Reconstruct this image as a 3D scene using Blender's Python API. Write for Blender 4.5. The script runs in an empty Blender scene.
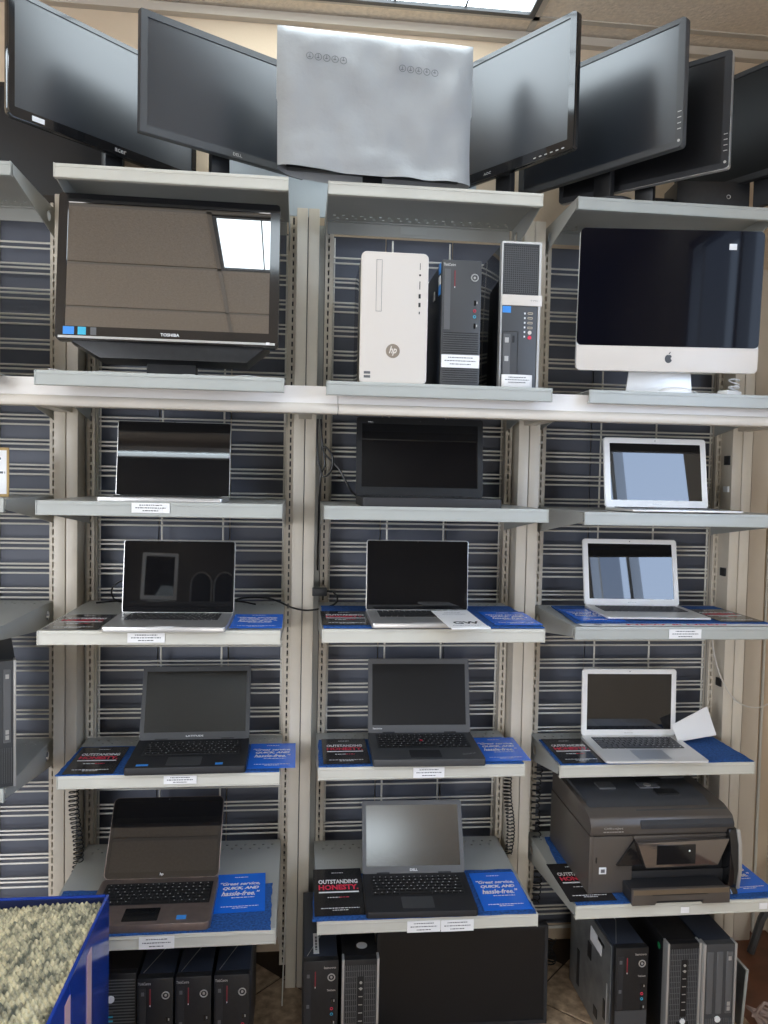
import bpy, bmesh, math, random
from mathutils import Matrix, Vector
random.seed(7)
R = math.radians
sc = bpy.context.scene
COL = sc.collection

# ------------------------------------------------------------------ camera
def look(yaw, pitch, roll):
    y, p, r = R(yaw), R(pitch), R(roll)
    fw = Vector((math.sin(y)*math.cos(p), math.cos(y)*math.cos(p), -math.sin(p)))
    r0 = Vector((math.cos(y), -math.sin(y), 0)); u0 = r0.cross(fw)
    rt = r0*math.cos(r) + u0*math.sin(r); up = -r0*math.sin(r) + u0*math.cos(r)
    return Matrix((rt, up, -fw)).transposed()
cam_d = bpy.data.cameras.new('camera'); cam = bpy.data.objects.new('camera', cam_d); COL.objects.link(cam)
cam_d.sensor_fit = 'HORIZONTAL'; cam_d.sensor_width = 36.0; cam_d.lens = 36.75; cam_d.clip_start = .02
cam.matrix_world = Matrix.Translation((0.7384, -2.5723, 1.7109)) @ look(6.113, 2.410, 1.182).to_4x4()
sc.camera = cam

# ------------------------------------------------------------------ sky, light, exposure
W = bpy.data.worlds.new('world'); sc.world = W; W.use_nodes = True
nt = W.node_tree; nt.nodes.clear()
out = nt.nodes.new('ShaderNodeOutputWorld'); bg = nt.nodes.new('ShaderNodeBackground')
tc = nt.nodes.new('ShaderNodeTexCoord'); sx = nt.nodes.new('ShaderNodeSeparateXYZ'); cr = nt.nodes.new('ShaderNodeValToRGB')
nt.links.new(tc.outputs['Generated'], sx.inputs[0]); nt.links.new(sx.outputs['Z'], cr.inputs[0])
cr.color_ramp.elements[0].position = 0.0; cr.color_ramp.elements[0].color = (.62, .74, .92, 1)
cr.color_ramp.elements[1].position = .7; cr.color_ramp.elements[1].color = (.16, .34, .78, 1)
nt.links.new(cr.outputs[0], bg.inputs[0]); bg.inputs[1].default_value = 3.0; nt.links.new(bg.outputs[0], out.inputs[0])
sc.view_settings.view_transform = 'Standard'; sc.view_settings.look = 'None'
sc.view_settings.exposure = 0.2; sc.view_settings.gamma = 1.0; sc.view_settings.use_curve_mapping = False
PANEL_STRENGTH = 5.5
def area(name, loc, rot, sx_, sy_, power, color):
    d = bpy.data.lights.new(name, 'AREA'); d.shape = 'RECTANGLE'; d.size = sx_; d.size_y = sy_; d.energy = power; d.color = color
    o = bpy.data.objects.new(name, d); COL.objects.link(o); o.location = loc; o.rotation_euler = rot; return o
WIN = (-5.0, -2.1, .5, 2.95)     # shop window behind the photographer, to the left
WIR = (-3.0, -1.25, 1.55, 2.95)   # shop window in the right wall (y0, y1, z0, z1)
WIL = (-2.0, 1.15, .12, 1.08)      # low opening added behind the photographer to let in frontal fill light
ROOM = (-5.4, 2.55, -5.6, .22, 3.30)
area('window_daylight', ((WIN[0]+WIN[1])/2, ROOM[2]-.25, (WIN[2]+WIN[3])/2), (R(90), 0, 0), WIN[1]-WIN[0], WIN[3]-WIN[2], 210, (.92, .95, 1.0))
area('low_fill_light', ((WIL[0]+WIL[1])/2, ROOM[2]-.25, (WIL[2]+WIL[3])/2), (R(90), 0, 0), WIL[1]-WIL[0], WIL[3]-WIL[2], 105, (1.0, .96, .90))  # unseen lamp added to brighten the shelving from low in front
area('window_daylight_right', (ROOM[1]+.25, (WIR[0]+WIR[1])/2, (WIR[2]+WIR[3])/2), (R(90), 0, R(90)), WIR[1]-WIR[0], WIR[3]-WIR[2], 32, (.58, .74, 1.0))

# ------------------------------------------------------------------ materials
def mat(name, col, rough=.5, metal=0, spec=.5, ior=None, emit=0, noise=None, bump=None, mix=None):
    """noise=(scale, amount) mottles colour; bump=(scale, strength); mix=(scale, colour2, lo, hi)"""
    m = bpy.data.materials.new(name); m.use_nodes = True; t = m.node_tree; b = t.nodes['Principled BSDF']
    b.inputs['Base Color'].default_value = (*col, 1); b.inputs['Roughness'].default_value = rough
    b.inputs['Metallic'].default_value = metal; b.inputs['Specular IOR Level'].default_value = spec
    if ior: b.inputs['IOR'].default_value = ior
    if emit: b.inputs['Emission Color'].default_value = (*col, 1); b.inputs['Emission Strength'].default_value = emit
    if noise or bump or mix:
        co = t.nodes.new('ShaderNodeTexCoord')
    if noise or mix:
        n = t.nodes.new('ShaderNodeTexNoise'); n.inputs['Scale'].default_value = (noise or mix)[0]; n.inputs['Detail'].default_value = 5
        t.links.new(co.outputs['Object'], n.inputs['Vector'])
        r = t.nodes.new('ShaderNodeValToRGB'); t.links.new(n.outputs['Fac'], r.inputs[0])
        if mix:
            r.color_ramp.elements[0].position = mix[2]; r.color_ramp.elements[1].position = mix[3]
            r.color_ramp.elements[0].color = (*col, 1); r.color_ramp.elements[1].color = (*mix[1], 1)
        else:
            a = noise[1]
            r.color_ramp.elements[0].position = .3; r.color_ramp.elements[1].position = .7
            r.color_ramp.elements[0].color = (*[c*(1-a) for c in col], 1); r.color_ramp.elements[1].color = (*[min(1, c*(1+a)) for c in col], 1)
        t.links.new(r.outputs[0], b.inputs['Base Color'])
    if bump:
        n2 = t.nodes.new('ShaderNodeTexNoise'); n2.inputs['Scale'].default_value = bump[0]; n2.inputs['Detail'].default_value = 4
        t.links.new(co.outputs['Object'], n2.inputs['Vector'])
        bp = t.nodes.new('ShaderNodeBump'); bp.inputs['Strength'].default_value = bump[1]; bp.inputs['Distance'].default_value = .004
        t.links.new(n2.outputs['Fac'], bp.inputs['Height']); t.links.new(bp.outputs[0], b.inputs['Normal'])
    return m
M = dict(
    cream=mat('cream_enamel', (.63, .565, .465), .38, noise=(9, .05)),
    lip=mat('shelf_lip_enamel', (.58, .56, .49), .35, noise=(6, .04)),
    lipgrey=mat('grey_lip_enamel', (.42, .43, .40), .35, noise=(6, .05)),
    deck=mat('shelf_deck_enamel', (.40, .40, .37), .35, noise=(5, .06)),
    wire=mat('zinc_wire', (.72, .69, .62), .35, .1),
    back=mat('slate_blue_panel', (.120, .130, .162), .55, noise=(4, .1)),
    rail=mat('white_rail', (.80, .76, .72), .4, noise=(5, .03)),
    railcream=mat('cream_rail', (.66, .60, .52), .4, noise=(5, .03)),
    foam=mat('pale_grey_board', (.42, .46, .48), .6, noise=(3, .05)),
    wall=mat('beige_wall', (.60, .47, .33), .8, noise=(2, .05), bump=(120, .15)),
    wall2=mat('cream_wall_panel', (.60, .52, .42), .7, noise=(2, .05)),
    wall3=mat('brown_rear_wall', (.12, .105, .09), .7, noise=(1.2, .4)),
    ceil=mat('ceiling_texture', (.76, .64, .50), .9, noise=(60, .1), bump=(90, .9)),
    tbar=mat('ceiling_bar', (.52, .46, .38), .5),
    floor=mat('brown_floor', (.23, .155, .095), .6, mix=(30, (.55, .39, .25), .32, .66)),
    grout=mat('dark_joint', (.05, .03, .018), .8),
    wood=mat('reddish_wood_floor', (.16, .06, .03), .45, noise=(8, .3)),
    plastic=mat('black_plastic', (.012, .012, .013), .35, noise=(60, .2)),
    matte=mat('matte_black_plastic', (.018, .018, .02), .55, bump=(400, .1)),
    gloss=mat('gloss_black_plastic', (.008, .008, .009), .08, spec=.8),
    charcoal=mat('charcoal_plastic', (.055, .056, .058), .42),
    greyp=mat('grey_plastic', (.11, .11, .112), .4),
    silver=mat('silver_plastic', (.55, .54, .52), .3, .6),
    alu=mat('aluminium', (.62, .61, .60), .32, .75),
    aluL=mat('light_aluminium', (.80, .79, .77), .38, .35),
    whitep=mat('white_plastic', (.68, .62, .555), .35),
    whitel=mat('white_bezel', (.94, .93, .91), .3),
    bronze=mat('bronze_plastic', (.22, .17, .15), .28, .5, noise=(40, .1)),
    cover=mat('dark_blue_steel', (.035, .042, .06), .38, .2),
    steel=mat('galvanised_steel', (.30, .31, .31), .35, .7, noise=(20, .2)),
    paper=mat('white_paper', (.86, .85, .84), .7),
    ink=mat('printed_ink', (.12, .12, .13), .7),
    bluepaper=mat('blue_card', (.010, .16, .78), .25, spec=.5),
    blackpaper=mat('black_card', (.018, .017, .018), .16, spec=.6),
    dimred=mat('dim_red', (.22, .02, .03), .4),
    red=mat('red_ink', (.70, .03, .07), .5),
    white=mat('white_ink', (.85, .85, .85), .5),
    mat_blue=mat('blue_felt', (.016, .088, .31), .95, noise=(150, .45), bump=(300, .6)),
    cable=mat('black_cable', (.010, .010, .010), .4),
    wcable=mat('white_cable', (.62, .58, .52), .4),
    s_blue=mat('sticker_blue', (.05, .28, .75), .3),
    s_white=mat('sticker_white', (.8, .8, .8), .4),
    s_green=mat('sticker_green', (.02, .35, .12), .4),
    s_cyan=mat('port_cyan', (.05, .45, .65), .4),
    key=mat('black_keys', (.014, .014, .015), .45),
    keyg=mat('grey_keys', (.05, .05, .055), .45),
    legend=mat('key_legend', (.65, .65, .65), .5),
    boxblue=mat('glossy_blue_paint', (.012, .045, .30), .16, spec=.6, noise=(6, .12)),
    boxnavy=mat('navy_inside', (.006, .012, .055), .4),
    pink=mat('pale_pink_stripe', (.62, .42, .45), .4),
    knit=mat('knit_beige', (.13, .13, .095), .95, mix=(70, (.70, .62, .40), .36, .64)),
    faint=mat('faint_grey_ink', (.12, .125, .13), .8),
    skyp=mat('pavement_outside', (.3, .3, .3), .8),
    tan=mat('tan_card', (.50, .33, .13), .6),
)
_t = M['knit'].node_tree; _mp = _t.nodes.new('ShaderNodeMapping'); _mp.inputs['Scale'].default_value = (1, .45, .6); _mp.inputs['Rotation'].default_value = (0, 0, R(28))
_n = [n_ for n_ in _t.nodes if n_.type == 'TEX_NOISE'][0]; _co = [n_ for n_ in _t.nodes if n_.type == 'TEX_COORD'][0]
_t.links.new(_co.outputs['Object'], _mp.inputs['Vector']); _t.links.new(_mp.outputs[0], _n.inputs['Vector'])
def screen(name, base, rough, ior=1.9):
    return mat(name, base, rough, 0, .5, ior)
SG = screen('glossy_screen', (.006, .006, .007), .02, 1.75)
ST = screen('glossy_tv_screen', (.010, .009, .008), .015, 3.2)
SM = screen('matte_screen', (.010, .013, .019), .28, 1.85)
SLT = screen('tan_reflection_tint_screen', (.045, .038, .030), .16, 2.6)  # warm base colour stands in for part of the mirrored tan ceiling
SL = screen('matte_laptop_screen', (.014, .013, .010), .25, 1.6)
SK = screen('dull_black_screen', (.006, .006, .006), .4, 1.25)
SD = screen('dark_matte_screen', (.008, .008, .009), .30, 1.5)
SA = screen('aio_dark_glass', (.004, .004, .007), .04, 1.22)
diff = mat('light_diffuser', (.82, .93, 1.0), .5, emit=PANEL_STRENGTH)

# ------------------------------------------------------------------ mesh helpers
class MB:
    def __init__(s): s.v = []; s.f = []
    def add(s, vs, fs, m=None):
        n = len(s.v)
        s.v += [tuple(m @ Vector(v)) if m else tuple(v) for v in vs]
        s.f += [[i+n for i in f] for f in fs]; return s
    def box(s, x0, x1, y0, y1, z0, z1, m=None):
        return s.add([(x0,y0,z0),(x1,y0,z0),(x1,y1,z0),(x0,y1,z0),(x0,y0,z1),(x1,y0,z1),(x1,y1,z1),(x0,y1,z1)],
                     [(0,3,2,1),(4,5,6,7),(0,1,5,4),(1,2,6,5),(2,3,7,6),(3,0,4,7)], m)
    def prism(s, poly, ax, a, b, m=None):
        """poly of (p,q); ax 'x': p=y q=z ; 'y': p=x q=z ; 'z': p=x q=y"""
        f = {'x': lambda p, q, t: (t, p, q), 'y': lambda p, q, t: (p, t, q), 'z': lambda p, q, t: (p, q, t)}[ax]
        n = len(poly)
        s.add([f(p, q, a) for p, q in poly] + [f(p, q, b) for p, q in poly],
              [list(range(n))[::-1], list(range(n, 2*n))] + [(i, (i+1) % n, n+(i+1) % n, n+i) for i in range(n)], m)
        return s
    def ring(s, outer, inner, ax, a, b):
        f = {'y': lambda p, q, t: (p, t, q), 'z': lambda p, q, t: (p, q, t), 'x': lambda p, q, t: (t, p, q)}[ax]
        n = len(outer); vs = []
        for t in (a, b):
            vs += [f(p, q, t) for p, q in outer] + [f(p, q, t) for p, q in inner]
        fs = []
        for i in range(n):
            j = (i+1) % n
            fs += [(i, j, n+j, n+i), (2*n+i, 3*n+i, 3*n+j, 2*n+j), (i, 2*n+i, 2*n+j, j), (n+i, n+j, 3*n+j, 3*n+i)]
        return s.add(vs, fs)
    def cyl(s, p0, p1, r0, r1=None, n=16, cap=True):
        r1 = r0 if r1 is None else r1
        p0, p1 = Vector(p0), Vector(p1); d = (p1-p0).normalized()
        u = d.orthogonal().normalized(); w = d.cross(u)
        vs = [p + (u*math.cos(2*math.pi*i/n) + w*math.sin(2*math.pi*i/n))*r for p, r in ((p0, r0), (p1, r1)) for i in range(n)]
        fs = [(i, (i+1) % n, n+(i+1) % n, n+i) for i in range(n)]
        if cap: fs += [list(range(n))[::-1], list(range(n, 2*n))]
        return s.add(vs, fs)
    def tube(s, pts, r, n=6):
        pts = [Vector(p) for p in pts]; rings = []; u = None
        for i, p in enumerate(pts):
            d = (pts[min(i+1, len(pts)-1)] - pts[max(i-1, 0)]).normalized()
            u = d.orthogonal().normalized() if u is None else (u - d*u.dot(d)).normalized()
            w = d.cross(u); rings.append([p + (u*math.cos(2*math.pi*k/n) + w*math.sin(2*math.pi*k/n))*r for k in range(n)])
        vs = [v for g in rings for v in g]; fs = []
        for i in range(len(pts)-1):
            fs += [(i*n+k, i*n+(k+1) % n, (i+1)*n+(k+1) % n, (i+1)*n+k) for k in range(n)]
        fs += [list(range(n))[::-1], [len(vs)-n+k for k in range(n)]]
        return s.add(vs, fs)
    def torus(s, c, ax, r, t, n=20, k=6):
        c = Vector(c); vs = []
        for i in range(n):
            a = 2*math.pi*i/n
            for j in range(k):
                b = 2*math.pi*j/k; rr = r + t*math.cos(b); h = t*math.sin(b)
                p = {'y': (rr*math.cos(a), h, rr*math.sin(a)), 'z': (rr*math.cos(a), rr*math.sin(a), h), 'x': (h, rr*math.cos(a), rr*math.sin(a))}[ax]
                vs.append(c + Vector(p))
        return s.add(vs, [(i*k+j, ((i+1) % n)*k+j, ((i+1) % n)*k+(j+1) % k, i*k+(j+1) % k) for i in range(n) for j in range(k)])
    def build(s, name, m, parent=None, bevel=0, seg=2, smooth=False, loc=None, rot=None, stuff=False, label=None):
        me = bpy.data.meshes.new(name); me.from_pydata(s.v, [], s.f)
        bm = bmesh.new(); bm.from_mesh(me)
        bmesh.ops.recalc_face_normals(bm, faces=bm.faces)
        if bevel: bmesh.ops.bevel(bm, geom=[e for e in bm.edges if e.calc_face_angle(0) > .6], offset=bevel, segments=seg, profile=.6, affect='EDGES', clamp_overlap=True)
        bm.to_mesh(me); bm.free()
        if smooth or bevel:
            for p in me.polygons: p.use_smooth = True
            me.set_sharp_from_angle(angle=R(38))
        me.materials.append(m)
        return link(name, me, parent, loc, rot, stuff, label)
def link(name, me, parent=None, loc=None, rot=None, stuff=False, label=None):
    o = bpy.data.objects.new(name, me); COL.objects.link(o)
    if parent: o.parent = parent
    if loc: o.location = loc
    if rot: o.rotation_euler = rot
    if stuff: o['kind'] = 'stuff'
    if label: o['label'] = label
    return o
def rrect(x0, x1, y0, y1, r, n=5):
    p = []
    for cx, cy, a0 in ((x1-r, y1-r, 0), (x0+r, y1-r, 90), (x0+r, y0+r, 180), (x1-r, y0+r, 270)):
        for i in range(n+1):
            a = R(a0 + 90*i/n); p.append((cx + r*math.cos(a), cy + r*math.sin(a)))
    return p
def thing(name, label, cat, loc=(0, 0, 0), rz=0, group=None):
    o = bpy.data.objects.new(name, None); COL.objects.link(o); o.empty_display_size = .05
    o.location = loc; o.rotation_euler = (0, 0, rz); o['label'] = label; o['category'] = cat
    if group: o['group'] = group
    return o
def tag(o, label, cat, group=None):
    o['label'] = label; o['category'] = cat
    if group: o['group'] = group
    return o
def struct(name, mb, m, parent=None, **k):
    o = mb.build(name, m, parent, **k)
    if not parent: o['kind'] = 'structure'
    return o
_tc = {}
def text(s, width, m, parent, loc, rot=(0, 0, 0), bold=.0, shear=0, height=None, name='lettering', thick=.0004):
    """flat lettering scaled to a given width, centred on loc, lying in local XY"""
    key = (s, bold, shear)
    if key not in _tc:
        cu = bpy.data.curves.new('t', 'FONT'); cu.body = s; cu.size = 1; cu.offset = bold; cu.shear = shear; cu.resolution_u = 2
        ob = bpy.data.objects.new('t', cu); COL.objects.link(ob)
        dg = bpy.context.evaluated_depsgraph_get(); me = bpy.data.meshes.new_from_object(ob.evaluated_get(dg))
        bpy.data.objects.remove(ob); bpy.data.curves.remove(cu); _tc[key] = me
    me = _tc[key].copy(); me.name = name
    xs = [v.co.x for v in me.vertices]; ys = [v.co.y for v in me.vertices]
    w = max(xs)-min(xs); h = max(ys)-min(ys); cx = (max(xs)+min(xs))/2; cy = (max(ys)+min(ys))/2
    kx = width/w; ky = height/h if height else kx
    for v in me.vertices: v.co = ((v.co.x-cx)*kx, (v.co.y-cy)*ky, 0)
    me.materials.clear(); me.materials.append(m)
    return link(name, me, parent, loc, rot)
FRONT = (R(90), 0, 0)      # lettering facing -Y
def dashes(name, m, parent, rows, loc, rot):
    """unreadably small print as short bars; rows of (cx, y, width, height)"""
    b = MB(); rnd = random.Random(len(rows)*7+int(rows[0][2]*1e4))
    for cx, y, w, h in rows:
        x = cx-w/2
        while x < cx+w/2:
            l = rnd.uniform(.8, 3.0)*h; l = min(l, cx+w/2-x)
            b.box(x, x+l, y-h/2, y+h/2, 0, .0002); x += l+h*.6
    return b.build(name, m, parent, loc=loc, rot=rot, stuff=True)

# ------------------------------------------------------------------ room shell
X0, X1, Y0, Y1, ZC = ROOM
struct('floor', MB().box(X0, X1, Y0, Y1, -.06, -.006), M['grout'])
fl = bpy.data.objects['floor']
s = .235; tm = MB().box(-s/2+.003, s/2-.003, -s/2+.003, s/2-.003, -.006, 0); t0 = None
d = s*math.sqrt(.5)
for i in range(-16, 17):
    for j in range(-16, 17):
        x = .7 + (i-j)*d; y = -1.1 + (i+j)*d
        if -1.3 < x < 2.38-d and -2.6 < y < Y1-.02:
            if t0 is None: t0 = tm.build('floor_tile', M['floor'], fl, loc=(x, y, 0), rot=(0, 0, R(45)), bevel=.002, seg=1)
            else: link('floor_tile', t0.data, fl, (x, y, 0), (0, 0, R(45)+random.choice((0, 1, 2, 3))*R(90)))
MB().box(2.19, X1-.001, -1.3, Y1-.001, -.004, .0015).build('wood_floor_strip', M['wood'], fl)
struct('wall_back', MB().box(X0, X1, Y1, Y1+.1, -.06, ZC+.1), M['wall'])
struct('wall_left', MB().box(X0-.1, X0, Y0, Y1+.1, -.06, ZC+.1), M['wall2'])
wr = MB(); ra, rb, rc, rd = WIR
wr.box(X1, X1+.1, Y0, ra, -.06, ZC+.1).box(X1, X1+.1, rb, Y1+.1, -.06, ZC+.1).box(X1, X1+.1, ra, rb, -.06, rc).box(X1, X1+.1, ra, rb, rd, ZC+.1)
struct('wall_right', wr, M['wall2'])
wf = MB()
for y in [ra, (ra+rb)/2, rb]: wf.box(X1+.02, X1+.08, y-.03, y+.03, rc, rd)
for z in (rc, rd): wf.box(X1+.02, X1+.08, ra, rb, z-.035, z+.035)
struct('window_2', wf, M['alu'])
fw = MB(); a, b_, c_, d_ = WIN
fw.box(X0-.1, a, Y0-.12, Y0, -.06, ZC+.1).box(b_, WIL[0], Y0-.12, Y0, -.06, ZC+.1).box(WIL[1], X1+.1, Y0-.12, Y0, -.06, ZC+.1).box(WIL[0], WIL[1], Y0-.12, Y0, WIL[3], ZC+.1).box(WIL[0], WIL[1], Y0-.12, Y0, -.06, WIL[2]).box(a, b_, Y0-.12, Y0, -.06, c_).box(a, b_, Y0-.12, Y0, d_, ZC+.1)
struct('wall_front', fw, M['wall3'])
wf = MB()
for x in [a, a+1.45, b_]: wf.box(x-.035, x+.035, Y0-.08, Y0-.02, c_, d_)
for z in (c_, d_): wf.box(a, b_, Y0-.08, Y0-.02, z-.04, z+.04)
struct('window_1', wf, M['alu'])
wf = MB()
for k in range(4): x = WIL[0]+(WIL[1]-WIL[0])*k/3; wf.box(x-.03, x+.03, Y0-.08, Y0-.02, WIL[2], WIL[3])
for z in WIL[2:]: wf.box(WIL[0], WIL[1], Y0-.08, Y0-.02, z-.03, z+.03)
struct('added_fill_window', wf, M['alu'])  # frame of the low opening added for the fill light
struct('baseboard_back', MB().box(2.30, X1, Y1-.012, Y1, 0, .11), M['wall2'])
struct('trim_1', MB().box(X0, X1, Y1-.03, Y1, ZC-.035, ZC-.006), M['tbar'])
# ceiling with tiles laid in a 1.22 x 0.61 grid
ce = struct('ceiling', MB().box(X0, X1, Y0, Y1, ZC+.012, ZC+.1), M['tbar'])
xs = [-5.4, -4.585, -3.365, -2.145, -.925, .295, 1.515, 2.55]; ys = [Y1] + [.115-.61*k for k in range(0, 10)] + [Y0]
LIGHTS = {(5, 1): 'rectangular ceiling light above the paper wrapped monitor', (5, 4): 'ceiling light panel mirrored in the large black television screen',
          (3, 1): 'recessed ceiling light left of the picture, close to the shelving wall'}
for q in ((3, 4), (1, 6), (3, 6), (6, 6), (1, 9), (5, 9)):  # middle and farthest rows hold panels added for frontal light
    LIGHTS[q] = 'recessed ceiling light behind the photographer in the %s row, %s' % ({4: 'nearest', 6: 'middle', 9: 'added farthest'}[q[1]], {1: 'by the left wall', 3: 'left of centre', 5: 'right of centre', 6: 'by the right wall'}[q[0]])
tb = MB()
for x in xs[1:-1]: tb.box(x-.012, x+.012, Y0, Y1, ZC-.004, ZC+.012)
for y in ys[1:-1]: tb.box(X0, X1, y-.012, y+.012, ZC-.004, ZC+.012)
tb.build('ceiling_grid', M['tbar'], ce)
for i in range(len(xs)-1):
    for j in range(len(ys)-1):
        xa, xb, yb, ya = xs[i]+.012, xs[i+1]-.012, ys[j]-.012, ys[j+1]+.012
        if yb-ya < .03: continue
        if (i, j) in LIGHTS:
            lb = LIGHTS[i, j]
            L = thing('ceiling_light', lb, 'light', ((xa+xb)/2, (ya+yb)/2, ZC), 0, 'recessed ceiling lights')
            w, h = (xb-xa)/2, (yb-ya)/2
            fr = MB().ring([(w, h), (-w, h), (-w, -h), (w, -h)], [(w-.02, h-.02), (-w+.02, h-.02), (-w+.02, -h+.02), (w-.02, -h+.02)], 'z', -.012, .012)
            for q in (-.6, -.2, .2, .6): fr.box(q*w-.003, q*w+.003, -h+.02, h-.02, -.004, .010)
            fr.build('light_frame', M['charcoal'], L)
            for q in (-.8, -.4, 0, .4, .8): MB().box(q*w-w/5+.004, q*w+w/5-.004, -h+.022, h-.022, -.002, .006).build('light_diffuser', diff, L)
        else: MB().box(xa, xb, ya, yb, ZC, ZC+.012).build('ceiling_tile', M['ceil'], ce)
TL = thing('tube_light', 'long narrow tube light under the ceiling far behind the photographer', 'light', (-.75, -5.1, 3.18))
MB().box(-1.45, 1.45, -.05, .05, .03, .075).build('light_housing', M['whitel'], TL)
MB().cyl((-1.4, 0, .012), (1.4, 0, .012), .018, n=10).build('light_tube', diff, TL, smooth=True)
for x in (-1.2, 1.2): MB().box(x-.01, x+.01, -.01, .01, .07, .12).build('hanger', M['alu'], TL)
struct('ground_outside', MB().box(-14, 14, -30, Y0-.3, -.2, -.1), M['skyp'])

# ------------------------------------------------------------------ shop shelving: uprights, wire grids, back panels
PX = [-.75, 0, .75, 1.50, 2.257]
PN = ['leftmost cream steel upright at the edge of the picture', 'cream steel upright left of the big black television', 'cream steel upright between the television and the white tower', 'cream steel upright between the tower computers and the white all in one', 'cream steel upright at the right end of the shelving']
SLOT = .0266
STRIP = {(0, 1): .058, (1, -1): -.060, (1, 1): .058, (2, -1): -.047, (2, 1): .070, (3, -1): -.051, (3, 1): .066, (4, -1): -.043}
def standard(parent, x):
    b = MB(); z0, z1 = .035, 2.572; h = .0115
    b.box(x-h, x-.0027, .074, .090, z0, z1).box(x+.0027, x+h, .074, .090, z0, z1)
    z = z0
    while z < z1-.02:
        b.box(x-.0027, x+.0027, .074, .090, z, z+.0085); z += SLOT
    b.build('slotted_strip', M['cream'], parent)
    MB().box(x-h, x+h, .0905, .0925, z0, z1).build('slot_shade_backing', M['plastic'], parent)  # black sheet behind the slots, its colour standing in for their shade
for n, x in enumerate(PX):
    U = thing('shelf_upright', PN[n], 'shelf upright', (x, 0, 0))
    for sgn in (-1, 1):
        xa, xb = sorted((sgn*.0013, sgn*.0365))
        MB().box(xa, xb, 0, .09, 0, 2.576).build('column_half', M['cream'], U, bevel=.003)
    MB().box(-.0013, .0013, .010, .088, .05, 2.55).build('groove_strip', M['greyp'], U)
    for sgn in (-1, 1):
        if (n == 0 and sgn < 0) or (n == 4 and sgn > 0): continue
        so = STRIP[n, sgn]; standard(U, so)
        e = sorted((so-sgn*.0135, sgn*.0365))
        MB().box(e[0], e[1], .088, .093, .05, 2.55).build('side_flange', M['deck'], U)
GZ = [2.4664 - .08144*k for k in range(-1, 30)]
GXX = {0: (-.68, -.075), 1: (.077, .682), 2: (.840, 1.434), 3: (1.590, 2.203)}
for n in range(4):
    xa, xb = GXX[n]
    where = ['at the left edge of the picture', 'behind the television and left column of laptops', 'behind the towers and middle column of laptops', 'behind the white all in one and right column of laptops'][n]
    G = thing('wire_grid', 'cream wire grid panel ' + where, 'wire grid', (0, .113, .10))
    wm = MB().cyl((xa-.004, 0, 0), (xb+.004, 0, 0), .0033, n=8).build('wire', M['wire'], G, smooth=True)
    first = True
    for g in GZ:
        for off in (0, -.0130, -.0305):
            z = g+off-.10
            if z < .02 or z > 2.36: continue
            if first: wm.location = (0, 0, z); first = False
            else: link('wire', wm.data, G, (0, 0, z))
    vm = None
    for k in range(4):
        x = xa + (xb-xa)*k/3
        if vm is None: vm = MB().cyl((0, 0, 0.01), (0, 0, 2.42), .0033, n=8).build('wire', M['wire'], G, smooth=True, loc=(x, .0054, 0))
        else: link('wire', vm.data, G, (x, .0054, 0))
    MB().box(xa, xb, .0, .006, .0, .010).build('bottom_rail', M['wire'], G)
    for q in ((xa-.0085, xa-.0035), (xb+.0035, xb+.0085)): MB().box(q[0], q[1], -.022, .002, .0, 2.45).build('frame_bar', M['cream'], G)
    Bk = thing('back_panel', 'slate blue back panel ' + where, 'back panel', ((xa+xb)/2, .165, .09))
    hw = (xb-xa)/2+.055
    for k in range(3):
        MB().box(-hw+k*2*hw/3+.002, -hw+(k+1)*2*hw/3-.002, 0, .008, 0, 2.45).build('panel_board', M['back'], Bk)

# ------------------------------------------------------------------ shelves
SH = {(1,1):(.309,2.553),(1,2):(.268,2.565),(1,3):(.248,2.571),(2,1):(.461,1.972),(2,2):(.409,1.975),(2,3):(.392,1.977),
      (3,1):(.449,1.636),(3,2):(.406,1.633),(3,3):(.383,1.627),(4,1):(.437,1.292),(4,2):(.406,1.290),(4,3):(.335,1.283),
      (5,1):(.265,.836),(5,2):(.249,.841),(5,3):(.237,.829),(6,1):(.465,.475),(6,2):(.417,.466),(6,3):(.410,.477),
      (1,0):(.30,2.553),(3,0):(.35,1.636),(4,0):(.45,1.292),(5,0):(.35,.836)}
ROWN = {1: 'top', 2: 'second', 3: 'third', 4: 'fourth', 5: 'fifth', 6: 'lowest'}
HOLD = {(1,1):'carrying black monitors above the television',(1,2):'carrying the wrapped monitor',(1,3):'carrying black monitors above the white all in one',
 (2,1):'under the big television',(2,2):'under the three tower computers',(2,3):'under the white all in one',
 (3,1):'under the laptop lid standing above the silver one',(3,2):'under the wide black laptop',(3,3):'under the upper white laptop',
 (4,1):'under the silver laptop with black cards',(4,2):'under the silver laptop with the price card',(4,3):'with a paper strip printed in red',
 (5,1):'under the black laptop beside the left upright',(5,2):'under the black laptop with the red pointing nub',(5,3):'under the white laptop with a folded card',
 (6,1):'under the bronze laptop',(6,2):'under the slim black laptop with two price labels',(6,3):'under the black printer',
 (1,0):'at the top left edge of the picture',(3,0):'at the left edge beside the tan card',(4,0):'empty at the left edge of the picture',(5,0):'under the tower computer at the left edge'}
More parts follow.
